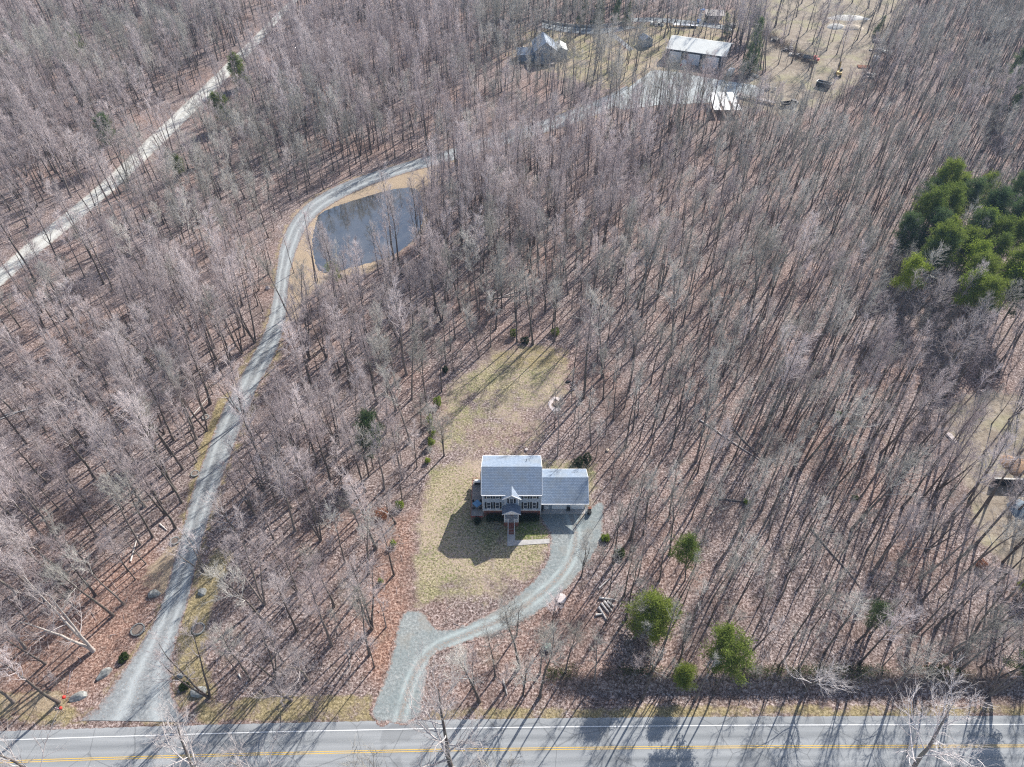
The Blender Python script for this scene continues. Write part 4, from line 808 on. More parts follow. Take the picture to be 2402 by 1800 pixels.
ub = thing('utility_box', 'pale green utility box between the trees below the driveway', 'utility box', (*s(1285, 1520), 0), R(4)); MB().box(-.5, .5, -.4, .4, .12, .95).build('cabinet', 'green_box', ub); MB().prism([(-.46, .952), (.44, .952), (.44, 1.06), (-.46, 1.0)], -.54, .54).build('lid', 'green_box', ub); MB().box(-.62, .62, -.5, .5, 0, .12).build('pad', 'concrete', ub)
# felled logs, each of its own
def logpc(label, p, q, r=.17, mat='snag', group=None, z0=None, z1=None, n=9):
    a_, b_ = s(*p), s(*q); L = math.dist(a_, b_); rg = random.Random(int(p[0] * 7 + p[1])); m = MB(); k = max(2, int(L / 1.6)); pr = (0, 0, 0); rr = r
    z0 = r if z0 is None else z0; z1 = r * .7 if z1 is None else z1
    for i in range(1, k + 1):
        t = i / k; nx_ = (L * t, rg.uniform(-.08, .08) * L * .1, z0 + (z1 - z0) * t - z0); r2 = r * (1 - .5 * t); m.bar(pr, nx_, rr, r2, n); pr, rr = nx_, r2
    o = m.build('log', mat); x, y = a_; o.location = (x, y, z0 + tz(x, y)); o.rotation_euler.z = math.atan2(b_[1] - a_[1], b_[0] - a_[0]); return tag(o, label, 'log', group)
LG = 'cut logs right of the round pale slab'
for p, q, lb in (((1405, 1404), (1444, 1408), 'pale log lying crosswise at the top of the cut-log pile'), ((1410, 1416), (1428, 1438), 'thick pale log in the cut-log pile, leftmost of the slanting ones'), ((1417, 1412), (1436, 1434), 'thick log in the middle of the cut-log pile'), ((1404, 1425), (1424, 1457), 'longest slanting log of the cut-log pile'), ((1424, 1412), (1440, 1424), 'short log at the right of the cut-log pile'), ((1397, 1444), (1414, 1441), 'short whitish log end at the lower left of the cut-log pile')):
    logpc(lb, p, q, .24, 'snag', LG)
for p, q, lb in (((1405, 1381), (1430, 1358), 'single pale log slanting above the cut-log pile'), ((307, 1318), (324, 1255), 'bleached pole lying on orange leaves left of the lane'), ((445, 985), (487, 935), 'bleached fallen limb at the edge of the yellow grass strip'), ((1900, 1238), (2020, 1378), 'long thin fallen trunk slanting down to the small dark pine on the right'), ((1715, 1000), (1800, 1095), 'dark fallen trunk slanting through the right-hand woods'), ((1640, 985), (1790, 1085), 'long broken fallen trunk with pale limbs in the right-hand woods'), ((2220, 828), (2243, 838), 'short pale log below the pines near the right edge'),
        ((0, 985), (110, 940), 'pale fallen trunk near the left edge of the picture'), ((10, 975), (95, 955), 'thinner fallen trunk just above the pale one at the left edge'), ((1685, 1170), (1760, 1178), 'straight thin dark log lying in leaves right of the house'), ((1935, 470), (1958, 525), 'broken white snag leaning in the upper right woods'), ((375, 1230), (392, 1245), 'short bleached snag lying left of the lane'), ((1125, 705), (1245, 690), 'fallen limb behind the back lawn'), ((1170, 700), (1255, 670), 'pale fallen trunk beyond the back lawn'), ((560, 1582), (566, 1592), 'short white cut log lying in leaves right of the apron'), ((1180, 1595), (1190, 1630), 'leaning broken pale stick in the brush by the road'), ((1838, 770), (1870, 800), 'dark criss-crossed fallen log in the right-hand woods'), ((1125, 385), (1142, 382), 'short whitish log beside the lane beyond the pond')):
    logpc(lb, p, q, .16, 'snag' if ('pale' in lb or 'white' in lb or 'bleached' in lb) else 'log')
fp = thing('fire_pit', 'pale sandy fire pit ring filled with leaves on the back lawn', 'fire pit', (*s(1306, 948), 0))
m = MB(); n = 20
def pit(t, k): return ((3.0 + .35 * math.sin(2.3 * t) + .2 * math.sin(5 * t)) * k * math.cos(t) * .62, (3.0 + .3 * math.cos(3 * t)) * k * math.sin(t) * .78)
angs = [math.radians(60 + 240 * i / n) for i in range(n + 1)]
m.add([(*pit(t, 1.0), .03) for t in angs] + [(*pit(t, .62 + .12 * math.sin(4 * t)), .06) for t in angs] + [(*pit(t, 1.05), -.02) for t in angs], [(i, i + 1, n + 2 + i, n + 1 + i) for i in range(n)] + [(2 * n + 2 + i, 2 * n + 3 + i, i + 1, i) for i in range(n)])
m.build('sand_ring', 'stone_pale', fp); MB().lathe([(1.0, 0), (.8, .14), (.1, .16)], n=14).build('ash_bed', 'stem', fp)
for i in range(5):
    a_ = s(1343 + (i % 2) * 2, 898 + i * 4.6); m = MB().bar((-.55, 0, .12), (.55, .12 * (-1) ** i, .12), .11, n=8); o = place(m.build('firewood_log', 'stone_pale'), a_[0], a_[1], 0, R(-25 if i % 2 else 20)); tag(o, f'pale split log, {("first", "second", "third", "fourth", "fifth")[i]} from the top of the zigzag row by the fire pit', 'firewood', 'firewood row by the fire pit')
boulder('dark low wood remnant beside the zigzag firewood row', (1333, 896), .8, .4, .5, 0, 21, 'metal', 'dark_stone')

# ------------------------------------------------------------------ trees
UPV = np.array([0, 0, 1.0])
def perp(d):
    a = np.cross(d, UPV); l = np.linalg.norm(a)
    if l < 1e-3: a = np.array([1.0, 0, 0]); l = 1
    a = a / l; return a, np.cross(d, a)
class TM:
    def __init__(self): self.V = []; self.Fa = []; self.n = 0
    def tube(self, P, Rr, sides):
        P = np.asarray(P); k = len(P); th = np.arange(sides) * 2 * np.pi / sides; rows = []
        for i in range(k):
            d = P[min(i + 1, k - 1)] - P[max(i - 1, 0)]; d = d / (np.linalg.norm(d) + 1e-9); a, b = perp(d)
            rows.append(P[i] + Rr[i] * (np.outer(np.cos(th), a) + np.outer(np.sin(th), b)))
        self.V.append(np.concatenate(rows)); i, j = np.meshgrid(np.arange(k - 1), np.arange(sides), indexing='ij'); i = i.ravel(); j = j.ravel(); j2 = (j + 1) % sides
        a = self.n + i * sides + j; b = self.n + i * sides + j2; c = b + sides; d_ = a + sides
        self.Fa.append(np.concatenate([np.stack([a, b, c], 1), np.stack([a, c, d_], 1)])); self.n += k * sides
    def cones(self, S, E, r):     # S,E (n,3) start and end, bent in the middle
        n = len(S)
        if n == 0: return
        D = E - S; L = np.linalg.norm(D, axis=1, keepdims=True) + 1e-9; d = D / L; a = np.cross(d, UPV); a /= (np.linalg.norm(a, axis=1, keepdims=True) + 1e-6); b = np.cross(d, a)
        Mx = S + D * .5 + self.rg.normal(0, .06, (n, 3)) * L; r = np.broadcast_to(np.asarray(r), (n,))[:, None]
        ring = lambda C, rr: [C + rr * a, C + rr * (-.5 * a + .866 * b), C + rr * (-.5 * a - .866 * b)]
        R0 = ring(S, r); R1 = ring(Mx, r * .75); V = np.stack(R0 + R1 + [E], 1).reshape(-1, 3)
        base = self.n + np.arange(n)[:, None] * 7
        loc = np.array([(0, 1, 4), (0, 4, 3), (1, 2, 5), (1, 5, 4), (2, 0, 3), (2, 3, 5), (3, 4, 6), (4, 5, 6), (5, 3, 6)])
        self.V.append(V); self.Fa.append((base[:, None, :] + loc[None]).reshape(-1, 3)); self.n += 7 * n
    def mesh(self, name, mat):
        V = np.concatenate(self.V); Fq = np.concatenate(self.Fa); me = bpy.data.meshes.new(name); me.vertices.add(len(V)); me.vertices.foreach_set('co', V.astype(np.float32).ravel())
        me.loops.add(Fq.size); me.loops.foreach_set('vertex_index', Fq.astype(np.int32).ravel()); me.polygons.add(len(Fq))
        me.polygons.foreach_set('loop_start', np.arange(0, Fq.size, 3, dtype=np.int32)); me.polygons.foreach_set('loop_total', np.full(len(Fq), 3, dtype=np.int32)); me.update(calc_edges=True); me.materials.append(M[mat]); return me
def path_pts(rg, p, d, L, k, wob, lift):
    P = [p]; d = d / np.linalg.norm(d)
    for i in range(k):
        d = d + rg.normal(0, wob, 3) + np.array([0, 0, lift]); d /= np.linalg.norm(d); P.append(P[-1] + d * L / k)
    return np.array(P), d
def at(P, t):
    x = t * (len(P) - 1); i = min(int(x), len(P) - 2); f = x - i; d = P[i + 1] - P[i]; return P[i] * (1 - f) + P[i + 1] * f, d / np.linalg.norm(d)
def make_tree(seed, h=24, r0=0.256, cb=.5, nl=14, ll=4.5, ang=(28, 55), n2=7, n3=6, n4=3, tw=.015, lift=.10, stems=1, lean=(0, 0), mats=('bark', 'twig'), wob=.05, name='bare'):
    rg = np.random.RandomState(seed); T = TM(); T.rg = rg; C = TM(); C.rg = rg
    trunks = []
    for q in range(stems):
        d0 = np.array([lean[0] + (rg.normal(0, .16) if stems > 1 else rg.normal(0, .035)), lean[1] + (rg.normal(0, .16) if stems > 1 else rg.normal(0, .035)), 1.0])
        P, d = path_pts(rg, np.array([0, 0, -.3]), d0, h * rg.uniform(.85, 1) if q else h, 11, wob * .6, .03)
        hh = np.linspace(0, 1, 12); rr = (r0 if stems == 1 else r0 * .75) * (1 - .86 * hh ** 1.05); rr[0] *= 1.45; T.tube(P, rr, 7); trunks.append((P, rr))
    for P, rr in trunks:
        nn = nl if stems == 1 else max(5, int(nl / stems * 1.3)); az = rg.uniform(0, 6.28)
        for i in range(nn):
            t = cb + (1 - cb) * ((i + rg.uniform(0, .8)) / nn) ** .9 * .97; p, d = at(P, t); az += 2.4 + rg.normal(0, .4); an = R(rg.uniform(*ang)) * (1.15 - .5 * (t - cb) / (1 - cb))
            a, b = perp(d); dr = d * math.cos(an) + (a * math.cos(az) + b * math.sin(az)) * math.sin(an); L = ll * (1.15 - .62 * (t - cb) / (1 - cb)) * rg.uniform(.65, 1.2)
            Q, _ = path_pts(rg, p, dr, L, 5, .13, lift); r1 = max(.03, np.interp(t, np.linspace(0, 1, 12), rr) * .55); C.tube(Q, r1 * np.array([1, .8, .62, .46, .3, .14]), 4)
            S3 = []; E3 = []
            for j in range(n2):
                t2 = .22 + .78 * (j + rg.uniform(0, .9)) / n2; p2, d2 = at(Q, min(t2, .999)); a, b = perp(d2); z = rg.uniform(0, 6.28); an2 = R(rg.uniform(25, 60)); d2 = d2 * math.cos(an2) + (a * math.cos(z) + b * math.sin(z)) * math.sin(an2)
                L2 = L * .42 * (1.2 - .6 * t2) * rg.uniform(.6, 1.25); Q2, _ = path_pts(rg, p2, d2, L2, 3, .16, lift); C.tube(Q2, max(.02, r1 * .42) * np.array([1, .8, .55, .3]), 3)
                for k in range(n3):
                    t3 = .15 + .85 * (k + rg.uniform(0, .9)) / n3; p3, d3 = at(Q2, min(t3, .999)); v = rg.normal(0, .40, 3); d3 = d3 + v + np.array([0, 0, .30]); d3 /= np.linalg.norm(d3); l3 = (.75 + L2 * .50) * rg.uniform(.6, 1.35); S3.append(p3); E3.append(p3 + d3 * l3)
            for k in range(n3):
                t3 = .3 + .7 * (k + .5) / n3; p3, d3 = at(Q, min(t3, .999)); d3 = d3 + rg.normal(0, .55, 3) + np.array([0, 0, .2]); d3 /= np.linalg.norm(d3); S3.append(p3); E3.append(p3 + d3 * rg.uniform(.5, 1.3))
            S3 = np.array(S3); E3 = np.array(E3); C.cones(S3, E3, tw)
            if n4:
                D3 = E3 - S3; l = np.linalg.norm(D3, axis=1, keepdims=True)
                for k in range(n4):
                    f = rg.uniform(.3, .95, (len(S3), 1)); s4 = S3 + D3 * f; d4 = D3 / l + rg.normal(0, .45, D3.shape) + np.array([0, 0, .15]); d4 /= np.linalg.norm(d4, axis=1, keepdims=True); C.cones(s4, s4 + d4 * l * rg.uniform(.35, .7, (len(S3), 1)), tw * .72)
    return T.mesh(name + '_trunk', mats[0]), C.mesh(name + '_crown', mats[1])
SPEC = {
 'tall':   [dict(mats=('bark', 'twig'), seed=11, h=25, r0=0.294, cb=.50, nl=13, ll=4.8, ang=(24, 48), n2=6, n3=5, n4=2, tw=.018), dict(mats=('bark', 'twig_pink'), seed=12, h=27, r0=0.346, cb=.46, nl=15, ll=5.4, ang=(24, 50), n2=6, n3=5, n4=2, tw=.018), dict(seed=13, h=23, r0=0.256, cb=.55, nl=12, ll=4.2, ang=(20, 44), n2=6, n3=5, n4=2, tw=.018), dict(mats=('bark', 'twig_pink'), seed=14, h=24, r0=0.269, cb=.44, nl=14, ll=4.6, ang=(20, 40), n2=6, n3=5, n4=2, tw=.018)],
 'slim':   [dict(seed=21, h=19, r0=0.179, cb=.5, nl=10, ll=3.1, n2=5, n3=5, n4=1, ang=(18, 38), tw=.015), dict(mats=('bark', 'twig_pink'), seed=22, h=16, r0=0.154, cb=.42, nl=10, ll=2.9, n2=5, n3=5, n4=1, ang=(18, 40), tw=.015), dict(seed=23, h=21, r0=0.205, cb=.58, nl=9, ll=3.3, n2=5, n3=5, n4=1, ang=(18, 40), tw=.015)],
 'pole':   [dict(seed=71, h=21, r0=0.243, cb=.62, nl=8, ll=2.9, n2=4, n3=4, n4=1, ang=(18, 40), tw=.015), dict(seed=72, h=18, r0=0.192, cb=.58, nl=7, ll=2.5, n2=4, n3=4, n4=1, ang=(18, 40), tw=.015), dict(mats=('bark', 'twig_pink'), seed=73, h=23, r0=0.282, cb=.60, nl=9, ll=3.3, n2=4, n3=4, n4=1, ang=(20, 44), tw=.015), dict(seed=74, h=15, r0=0.141, cb=.5, nl=7, ll=2.0, n2=4, n3=4, n4=1, ang=(18, 40), tw=.012)],
 'sapling':[dict(seed=31, h=7, r0=0.077, cb=.22, nl=9, ll=1.8, n2=5, n3=4, n4=1, tw=.011, ang=(20, 50)), dict(mats=('bark', 'twig_pink'), seed=32, h=5, r0=0.064, cb=.1, nl=8, ll=1.6, n2=5, n3=4, n4=1, tw=.011, stems=3)],
 'wide':   [dict(seed=41, h=21, r0=0.461, cb=.26, nl=15, ll=8.4, ang=(36, 62), n2=7, n3=5, n4=2, tw=.018, mats=('bark', 'pale_twig'), wob=.1), dict(seed=42, h=19, r0=0.410, cb=.28, nl=13, ll=7.4, ang=(34, 60), n2=7, n3=5, n4=2, tw=.018, mats=('bark', 'pale_twig'), wob=.12)],
 'fork':   [dict(seed=51, h=15, r0=0.256, cb=.3, nl=11, ll=4.5, stems=2, ang=(25, 50), n2=6, n3=5, n4=1, tw=.018), dict(mats=('bark', 'twig_pink'), seed=52, h=22, r0=0.307, cb=.42, nl=14, ll=4.8, stems=3, ang=(24, 48), n2=6, n3=5, n4=1, tw=.018)],
 'pale':   [dict(seed=61, h=22, r0=0.384, cb=.3, nl=13, ll=6.6, stems=3, ang=(32, 56), n2=7, n3=5, n4=2, tw=.018, mats=('pale_bark', 'pale_twig'), lean=(-.12, .05), wob=.08)],
}
TREES = {k: [make_tree(**d) for d in v] for k, v in SPEC.items()}
def bare_tree(x, y, kind, var, sc, rz, label, group=None, cat='tree', tilt=(0, 0)):
    r_ = thing('bare_tree', label, cat, (x, y, tz(x, y) - .05), rz, group); r_.scale = (sc, sc, sc * 1.0); r_.rotation_euler = (tilt[0], tilt[1], rz)
    tm, cm = TREES[kind][var]
    for nm, me in (('trunk', tm), ('crown', cm)):
        o = bpy.data.objects.new(nm, me); o.parent = r_; COL.objects.link(o)
    return r_
rg = np.random.RandomState(7)
# where no tree stands
grove = [s(px * K, py * K, 12.0) for px, py in ((1975, 400), (2060, 365), (2230, 400), (2330, 640), (2200, 670), (2080, 640), (2060, 500), (2030, 560), (1960, 570))]
def free(x, y):
    ok = sdist(lane_poly, x, y) > 1.0; few = rg.uniform(size=np.shape(x)) < .12
    for f_ in (1.05, 1.10, 1.16): ok &= (sdist(lane_poly, x * f_, y * f_) > .8) | few | (y > 205)
    for f_ in (1.0, 1.06, 1.12, 1.18): ok &= (sdist(sand_poly, x * f_, y * f_) > (2.6 if f_ == 1 else .8)) | (few & (f_ > 1))
    ok &= ~in_poly(grove, x, y) | few
    for q_, w2 in ((s(1630, 155), 17), (s(1690, 240), 8), (s(1715, 180), 6), (s(1508, 108), 6), (s(1300, 150), 14), (s(1930, 200), 8), (s(1966, 178), 7)): ok &= ~((np.abs(x - q_[0]) < w2) & (y < q_[1] + 6) & (y > q_[1] - 24)) | (rg.uniform(size=np.shape(x)) < .06)
    ok &= sdist(drive, x, y) > 1.0; ok &= sdist(pond, x, y) > 1.2
    for P in (lawn_back, lawn_front, clearing): ok &= (sdist(P, x, y) > .6) | ((P is clearing) & (rg.uniform(size=np.shape(x)) < .06))
    ok &= ~in_poly(yard, x, y); ok &= ~((x > 71) & (x < 108) & (y > 326) & (y < 352)) & ~((x > -8) & (x < 36) & (y > 322) & (y < 345)); ok &= ~((x > -9.5) & (x < 17.5) & (y > 77) & (y < 93))
    rdy = np.interp(x, [p[0] for p in rl(0)], [p[1] for p in rl(0)]); ok &= (y > rdy + 7.6)
    tb_ = sdist(tan_bank, x, y) > -1.0; ok &= tb_
    fy = sdist(far_yard, x, y); ok &= (fy > 0) | (rg.uniform(size=np.shape(x)) < .28)
    ey = sdist(east_yard, x, y); ok &= (ey > 0) | (rg.uniform(size=np.shape(x)) < .25)
    ok &= ~(in_poly(poly([(800, 1562), (828, 1480), (850, 1390), (860, 1300), (870, 1200), (900, 1090), (930, 990), (960, 1100), (960, 1400), (860, 1562)]), x, y) & (rg.uniform(size=np.shape(x)) < .93))
    ok &= ~(in_poly(poly([(140, 1560), (150, 1490), (240, 1400), (310, 1240), (400, 1150), (430, 1200), (300, 1560)]), x, y) & (rg.uniform(size=np.shape(x)) < .88))
    ok &= ~(in_poly(poly([(350, 1560), (365, 1400), (450, 1200), (520, 1250), (540, 1560)]), x, y) & (rg.uniform(size=np.shape(x)) < .55))
    ok &= ~(in_poly(poly([(900, 1562), (930, 1420), (1100, 1370), (1260, 1230), (1330, 1290), (1400, 1562)]), x, y) & (rg.uniform(size=np.shape(x)) < .70))
    return ok
PINS = [  # source pixel of the foot, kind, variant, scale, tilt(x,y), label
 (1367, 934, 'tall', 1, 1.05, (0, 0), 'tallest bare tree, standing alone at the back lawn\'s right edge beside the fire pit'), (1250, 808, 'tall', 0, 1.0, (0, 0), 'tall bare tree whose foot stands at the very top edge of the back lawn'), (1210, 752, 'tall', 3, .95, (0, 0), 'tall straight tree in the woods just beyond the back lawn\'s top edge'),
 (1163, 772, 'tall', 2, .95, (0, 0), None), (1151, 813, 'slim', 0, 1.0, (0, 0), None), (1046, 850, 'slim', 2, 1.0, (0, .03), None), (1243, 788, 'slim', 2, 1.0, (0, 0), None), (1001, 951, 'tall', 2, .8, (0, 0), None), (966, 936, 'tall', 0, .85, (0, 0), None),
 (1212, 1491, 'fork', 0, .75, (0, 0), 'small dark forked tree in front of the driveway\'s curve, nearest the gravel'), (1162, 1587, 'slim', 0, 1.0, (0, 0), None), (1296, 1486, 'slim', 1, 1.0, (0, 0), None), (1267, 1580, 'slim', 2, .95, (0, 0), None), (1325, 1583, 'slim', 0, 1.0, (0, 0), None),
 (1364, 1352, 'fork', 0, .9, (0, 0), 'lone tree standing right of the gravel turnaround near the garage'), (867, 1536, 'tall', 2, .9, (0, 0), None), (865, 1345, 'tall', 0, .8, (0, 0), None), (1227, 1630, 'fork', 0, .9, (0, 0), None), (1185, 1630, 'slim', 1, .7, (0, 0), None), (1111, 1609, 'slim', 1, .9, (0, 0), None), (1393, 1600, 'slim', 0, .9, (0, 0), None),
 (219, 1527, 'pale', 0, 1.0, (0, 0), 'pale many-stemmed tree leaning left, at the orange leaf bank left of the apron'), (266, 1444, 'tall', 0, .9, (0, 0), 'tall straight grey tree on the orange leaf bank, second up from the apron'), (289, 1417, 'slim', 2, .95, (0, 0), None), (221, 1345, 'slim', 0, 1.0, (0, 0), None), (329, 1278, 'tall', 2, .9, (0, 0), None), (358, 1260, 'tall', 0, .85, (0, 0), None), (100, 1260, 'tall', 1, .8, (0, 0), None),
 (640, 1480, 'tall', 0, .95, (0, 0), None), (586, 1594, 'tall', 2, .9, (0, 0), None), (684, 1643, 'wide', 1, .62, (0, 0), None), (720, 1594, 'wide', 0, .6, (0, 0), None), (461, 1030, 'tall', 0, .95, (0, 0), None), (429, 1101, 'tall', 2, 1.0, (0, 0), None), (378, 1181, 'tall', 3, 1.0, (0, 0), None),
 (572, 983, 'fork', 1, .85, (0, 0), 'spreading forked tree leaning over the gravel lane at the upper end of the yellow strip'), (617, 730, 'slim', 1, 1.0, (0, 0), None), (686, 759, 'tall', 0, .9, (0, 0), None), (161, 803, 'tall', 0, .9, (0, 0), None), (188, 763, 'tall', 2, .9, (0, 0), None),
 (1645, 1153, 'tall', 1, .85, (0, 0), None), (1633, 1082, 'tall', 0, .9, (0, 0), None), (1836, 977, 'fork', 1, .9, (0, 0), None), (1899, 1022, 'tall', 2, .9, (0, 0), None), (1792, 745, 'tall', 2, 1, (0, 0), None), (1712, 1363, 'fork', 0, 1.0, (0, 0), None), (2046, 1345, 'tall', 1, .8, (0, 0), None), (1890, 1617, 'wide', 1, .7, (0, 0), None), (2097, 1613, 'fork', 0, 1.0, (0, 0), None),
 (2325, 1628, 'fork', 1, .95, (0, 0), 'thick green-mossed forked tree by the road at the right edge'), (1861, 1497, 'slim', 2, .9, (0, 0), None), (2195, 1475, 'tall', 1, .8, (0, 0), None), (1050, 520, 'wide', 1, .7, (0, 0), 'spreading pale tree standing in the pond\'s right end'), (2210, 900, 'wide', 0, .95, (0, 0), None), (2130, 760, 'wide', 1, .9, (0, 0), None), (330, 170, 'wide', 0, 1.0, (0, 0), 'large whitish spreading tree in the dark woods left of the sandy road'),
 (270, 225, 'wide', 1, 1.0, (0, 0), None), (560, 1270, 'wide', 1, .7, (0, 0), None), (820, 1560, 'wide', 1, .5, (0, 0), 'bushy whitish tree at the driveway mouth\'s left side'), (2035, 78, 'tall', 1, .9, (0, 0), 'bare tree at the clearing\'s upper right with a long forked shadow'), (1868, 40, 'tall', 0, .9, (0, 0), None),
 (850, 700, 'tall', 3, .8, (0, 0), None), (690, 640, 'slim', 1, 1, (0, 0), None), (745, 660, 'slim', 0, .9, (0, 0), None), (800, 690, 'slim', 2, .8, (0, 0), None), (1225, 440, 'tall', 1, .9, (0, 0), None), (1018, 440, 'tall', 0, 1.0, (0, 0), None), (1980, 260, 'fork', 1, .8, (0, 0), None), (1900, 185, 'fork', 0, 1.2, (0, 0), None)]
south = [(-9.5, 31.8, 'wide', 0, 1.17, (R(-9), 0), 'large pale tree rising from below the picture before the middle of the road'), (-58, 31.0, 'wide', 1, .95, (R(-8), 0), None), (-48, 30.6, 'wide', 0, .88, (R(-9), 0), None), (-71, 30.0, 'wide', 1, .92, (R(-6), 0), None), (-19, 30.5, 'fork', 0, 1.25, (R(-9), 0), None), (-1.5, 31.0, 'fork', 0, 1.2, (R(-8), 0), None), (61, 31.5, 'wide', 0, 1.02, (R(-10), R(-4)), 'large pale spreading tree rising before the road at the lower right'), (69, 30.0, 'wide', 1, .95, (R(-8), 0), None), (-36, 29.0, 'wide', 1, .85, (R(-6), 0), None)]
pts = []
for px, py, k, v, sc, ti, lb in PINS: x, y = s(px, py); pts.append([x, y, k, v, sc, ti, lb, rg.uniform(0, 6.28) if k != 'pale' else 0.0])
for x, y, k, v, sc, ti, lb in south: pts.append([x, y, k, v, sc, ti, lb, rg.uniform(0, 6.28)])
cell = {}
def near(x, y, d):
    cx, cy = int(x // 4), int(y // 4)
    for i in (-1, 0, 1):
        for j in (-1, 0, 1):
            for q in cell.get((cx + i, cy + j), ()):
                if (q[0] - x) ** 2 + (q[1] - y) ** 2 < d * d: return True
    return False
def putc(x, y): cell.setdefault((int(x // 4), int(y // 4)), []).append((x, y))
for p in pts: putc(p[0], p[1])
VAR = {'tall': ((0, 2), (1, 3)), 'slim': ((0, 2), (1,)), 'pole': ((0, 1, 3), (2,)), 'fork': ((0,), (1,)), 'wide': ((0, 1), (0, 1)), 'sapling': ((0,), (1,))}
NC = 30000
cy_ = rg.uniform(42, 445, NC); hw_ = 14 + 1201 * ((cy_ * math.cos(_t)) + CAM_H * math.sin(_t)) / FPX + 4; cx_ = rg.uniform(-1, 1, NC) * (hw_)
wgt = rg.uniform(size=NC) < (hw_ / hw_.max()); cx_ = cx_[wgt]; cy_ = cy_[wgt]
ok = free(cx_, cy_); cx_ = cx_[ok]; cy_ = cy_[ok]
dens = 0.5 + 0.5 * np.sin(cx_ * .045 + 1.3) * np.sin(cy_ * .037 + .4) + rg.normal(0, .15, len(cx_))
kindr = rg.uniform(size=len(cx_))
DK = {'tall': 3.2, 'slim': 2.4, 'pole': 2.7, 'sapling': 2.0, 'wide': 5.0, 'fork': 3.2}
for x, y, dd, kr in zip(cx_, cy_, dens, kindr):
    right = x > 12
    mid = -62 < x < -8 and y < 112
    if mid: k = 'tall' if kr < .30 else 'slim' if kr < .50 else 'sapling' if kr < .60 else 'fork' if kr < .84 else 'wide'
    elif right and (y < 145 or (x > 105 and y < 330)): k = 'tall' if kr < .10 else 'slim' if kr < .26 else 'pole' if kr < .92 else 'sapling' if kr < .955 else 'fork' if kr < .985 else 'wide'
    elif right: k = 'tall' if kr < .48 else 'slim' if kr < .70 else 'pole' if kr < .88 else 'fork' if kr < .96 else 'wide'
    else: k = 'tall' if kr < .50 else 'slim' if kr < .72 else 'sapling' if kr < .80 else 'fork' if kr < .93 else 'wide'
    d = DK[k] * (1.38 - .55 * dd)
    if near(x, y, d): continue
    zn = math.sin(x * .031 + 1) * math.sin(y * .027 + 2) + rg.normal(0, .35) + (.35 if x < -15 else -.25); ch = VAR[k][1 if zn > 0 else 0]; v = ch[rg.randint(len(ch))]; hz_ = .92 + .12 * math.sin(x * .05 + 2) * math.sin(y * .04)
    pts.append([x, y, k, v, hz_ * rg.uniform(.74, 1.12) * (.85 if k == 'wide' else 1), (rg.normal(0, .03), rg.normal(0, .03)), None, rg.uniform(0, 6.28)]); putc(x, y)
print('trees', len(pts))
# landmarks for telling the trees apart
LM = [('the round pale slab', s(1316, 1405)), ('the green utility box', s(1285, 1520)), ('the cut-log pile', s(1424, 1425)), ('the mailbox', s(149, 1671)), ('the pale slab boulder', s(243, 1583)), ('the rough grey boulder', s(466, 1624)), ('the lane-side wedge boulder', s(363, 1394)), ('the fire pit', s(1306, 948)), ('the house\'s side deck', (-8.5, 86)), ('the garage\'s right corner', (15.8, 84)),
      ('the driveway mouth', s(930, 1690)), ('the upper yellow-strip stone ring', s(483, 980)), ('the lower yellow-strip stone ring', s(458, 1112)), ('the bright green pond-side pine', s(790, 650)), ('the large green pine', s(1550, 1470)), ('the dark green pine near the road', s(1700, 1600)), ('the small dark pine on the right', s(2035, 1465)), ('the white irregular slab', s(2232, 1029)), ('the dark retaining wall', s(2340, 1138)),
      ('the long thin fallen trunk', s(1960, 1310)), ('the long broken fallen trunk', s(1715, 1035)), ('the left-edge fallen trunk', s(60, 960)), ('the white stone on the lane\'s shoulder', s(629, 677)), ('the straight thin dark log', s(1722, 1174)), ('the bleached fallen limb', s(466, 960)), ('the dark roadside pine', s(832, 990)), ('the bleached pole', s(315, 1290)), ('the back lawn\'s green shrub column', s(1010, 1010)),
      ('the picture\'s lower right corner', s(2402, 1790)), ('the picture\'s lower left corner', s(0, 1790)), ('the pond\'s near bank', s(770, 640)), ('the picture\'s left edge midpoint', s(0, 900))]
ORD = ['nearest', 'second nearest', 'third nearest', 'fourth nearest', 'fifth nearest', 'sixth nearest', 'seventh nearest', 'eighth nearest', 'ninth nearest', 'tenth nearest', 'eleventh nearest', 'twelfth nearest', 'thirteenth nearest', 'fourteenth nearest', 'fifteenth nearest', 'sixteenth nearest', 'seventeenth nearest', 'eighteenth nearest', 'nineteenth nearest', 'twentieth nearest']
AX = np.array([[p[0], p[1]] for p in pts])
big = [i for i, p in enumerate(pts) if p[2] != 'sapling']
inview = []
for i in big:
    x, y = pts[i][:2]; a_ = proj(x, y, 0); b_ = proj(x, y, 15)
    if (-20 < a_[0] < 2422 and a_[1] < 1810) or (0 < b_[0] < 2402 and b_[1] < 1800): inview.append(i)
forced = [i for i in range(len(PINS) + len(south))]
cand = sorted((i for i in inview if i not in set(forced)), key=lambda i: math.hypot(pts[i][0], pts[i][1]) ** 1 / pts[i][4])
solo = forced + cand[:300 - len(forced)]
solo_set = set(solo); KW = {'tall': 'tall bare tree', 'pole': 'sparse-topped bare tree', 'slim': 'slender bare tree', 'wide': 'spreading bare tree', 'fork': 'forked bare tree', 'pale': 'pale bare tree'}
SIDE = (('behind', lambda v: v[1] > abs(v[0])), ('in front of', lambda v: -v[1] > abs(v[0])), ('left of', lambda v: -v[0] >= abs(v[1])), ('right of', lambda v: v[0] >= abs(v[1])))
rank = {}
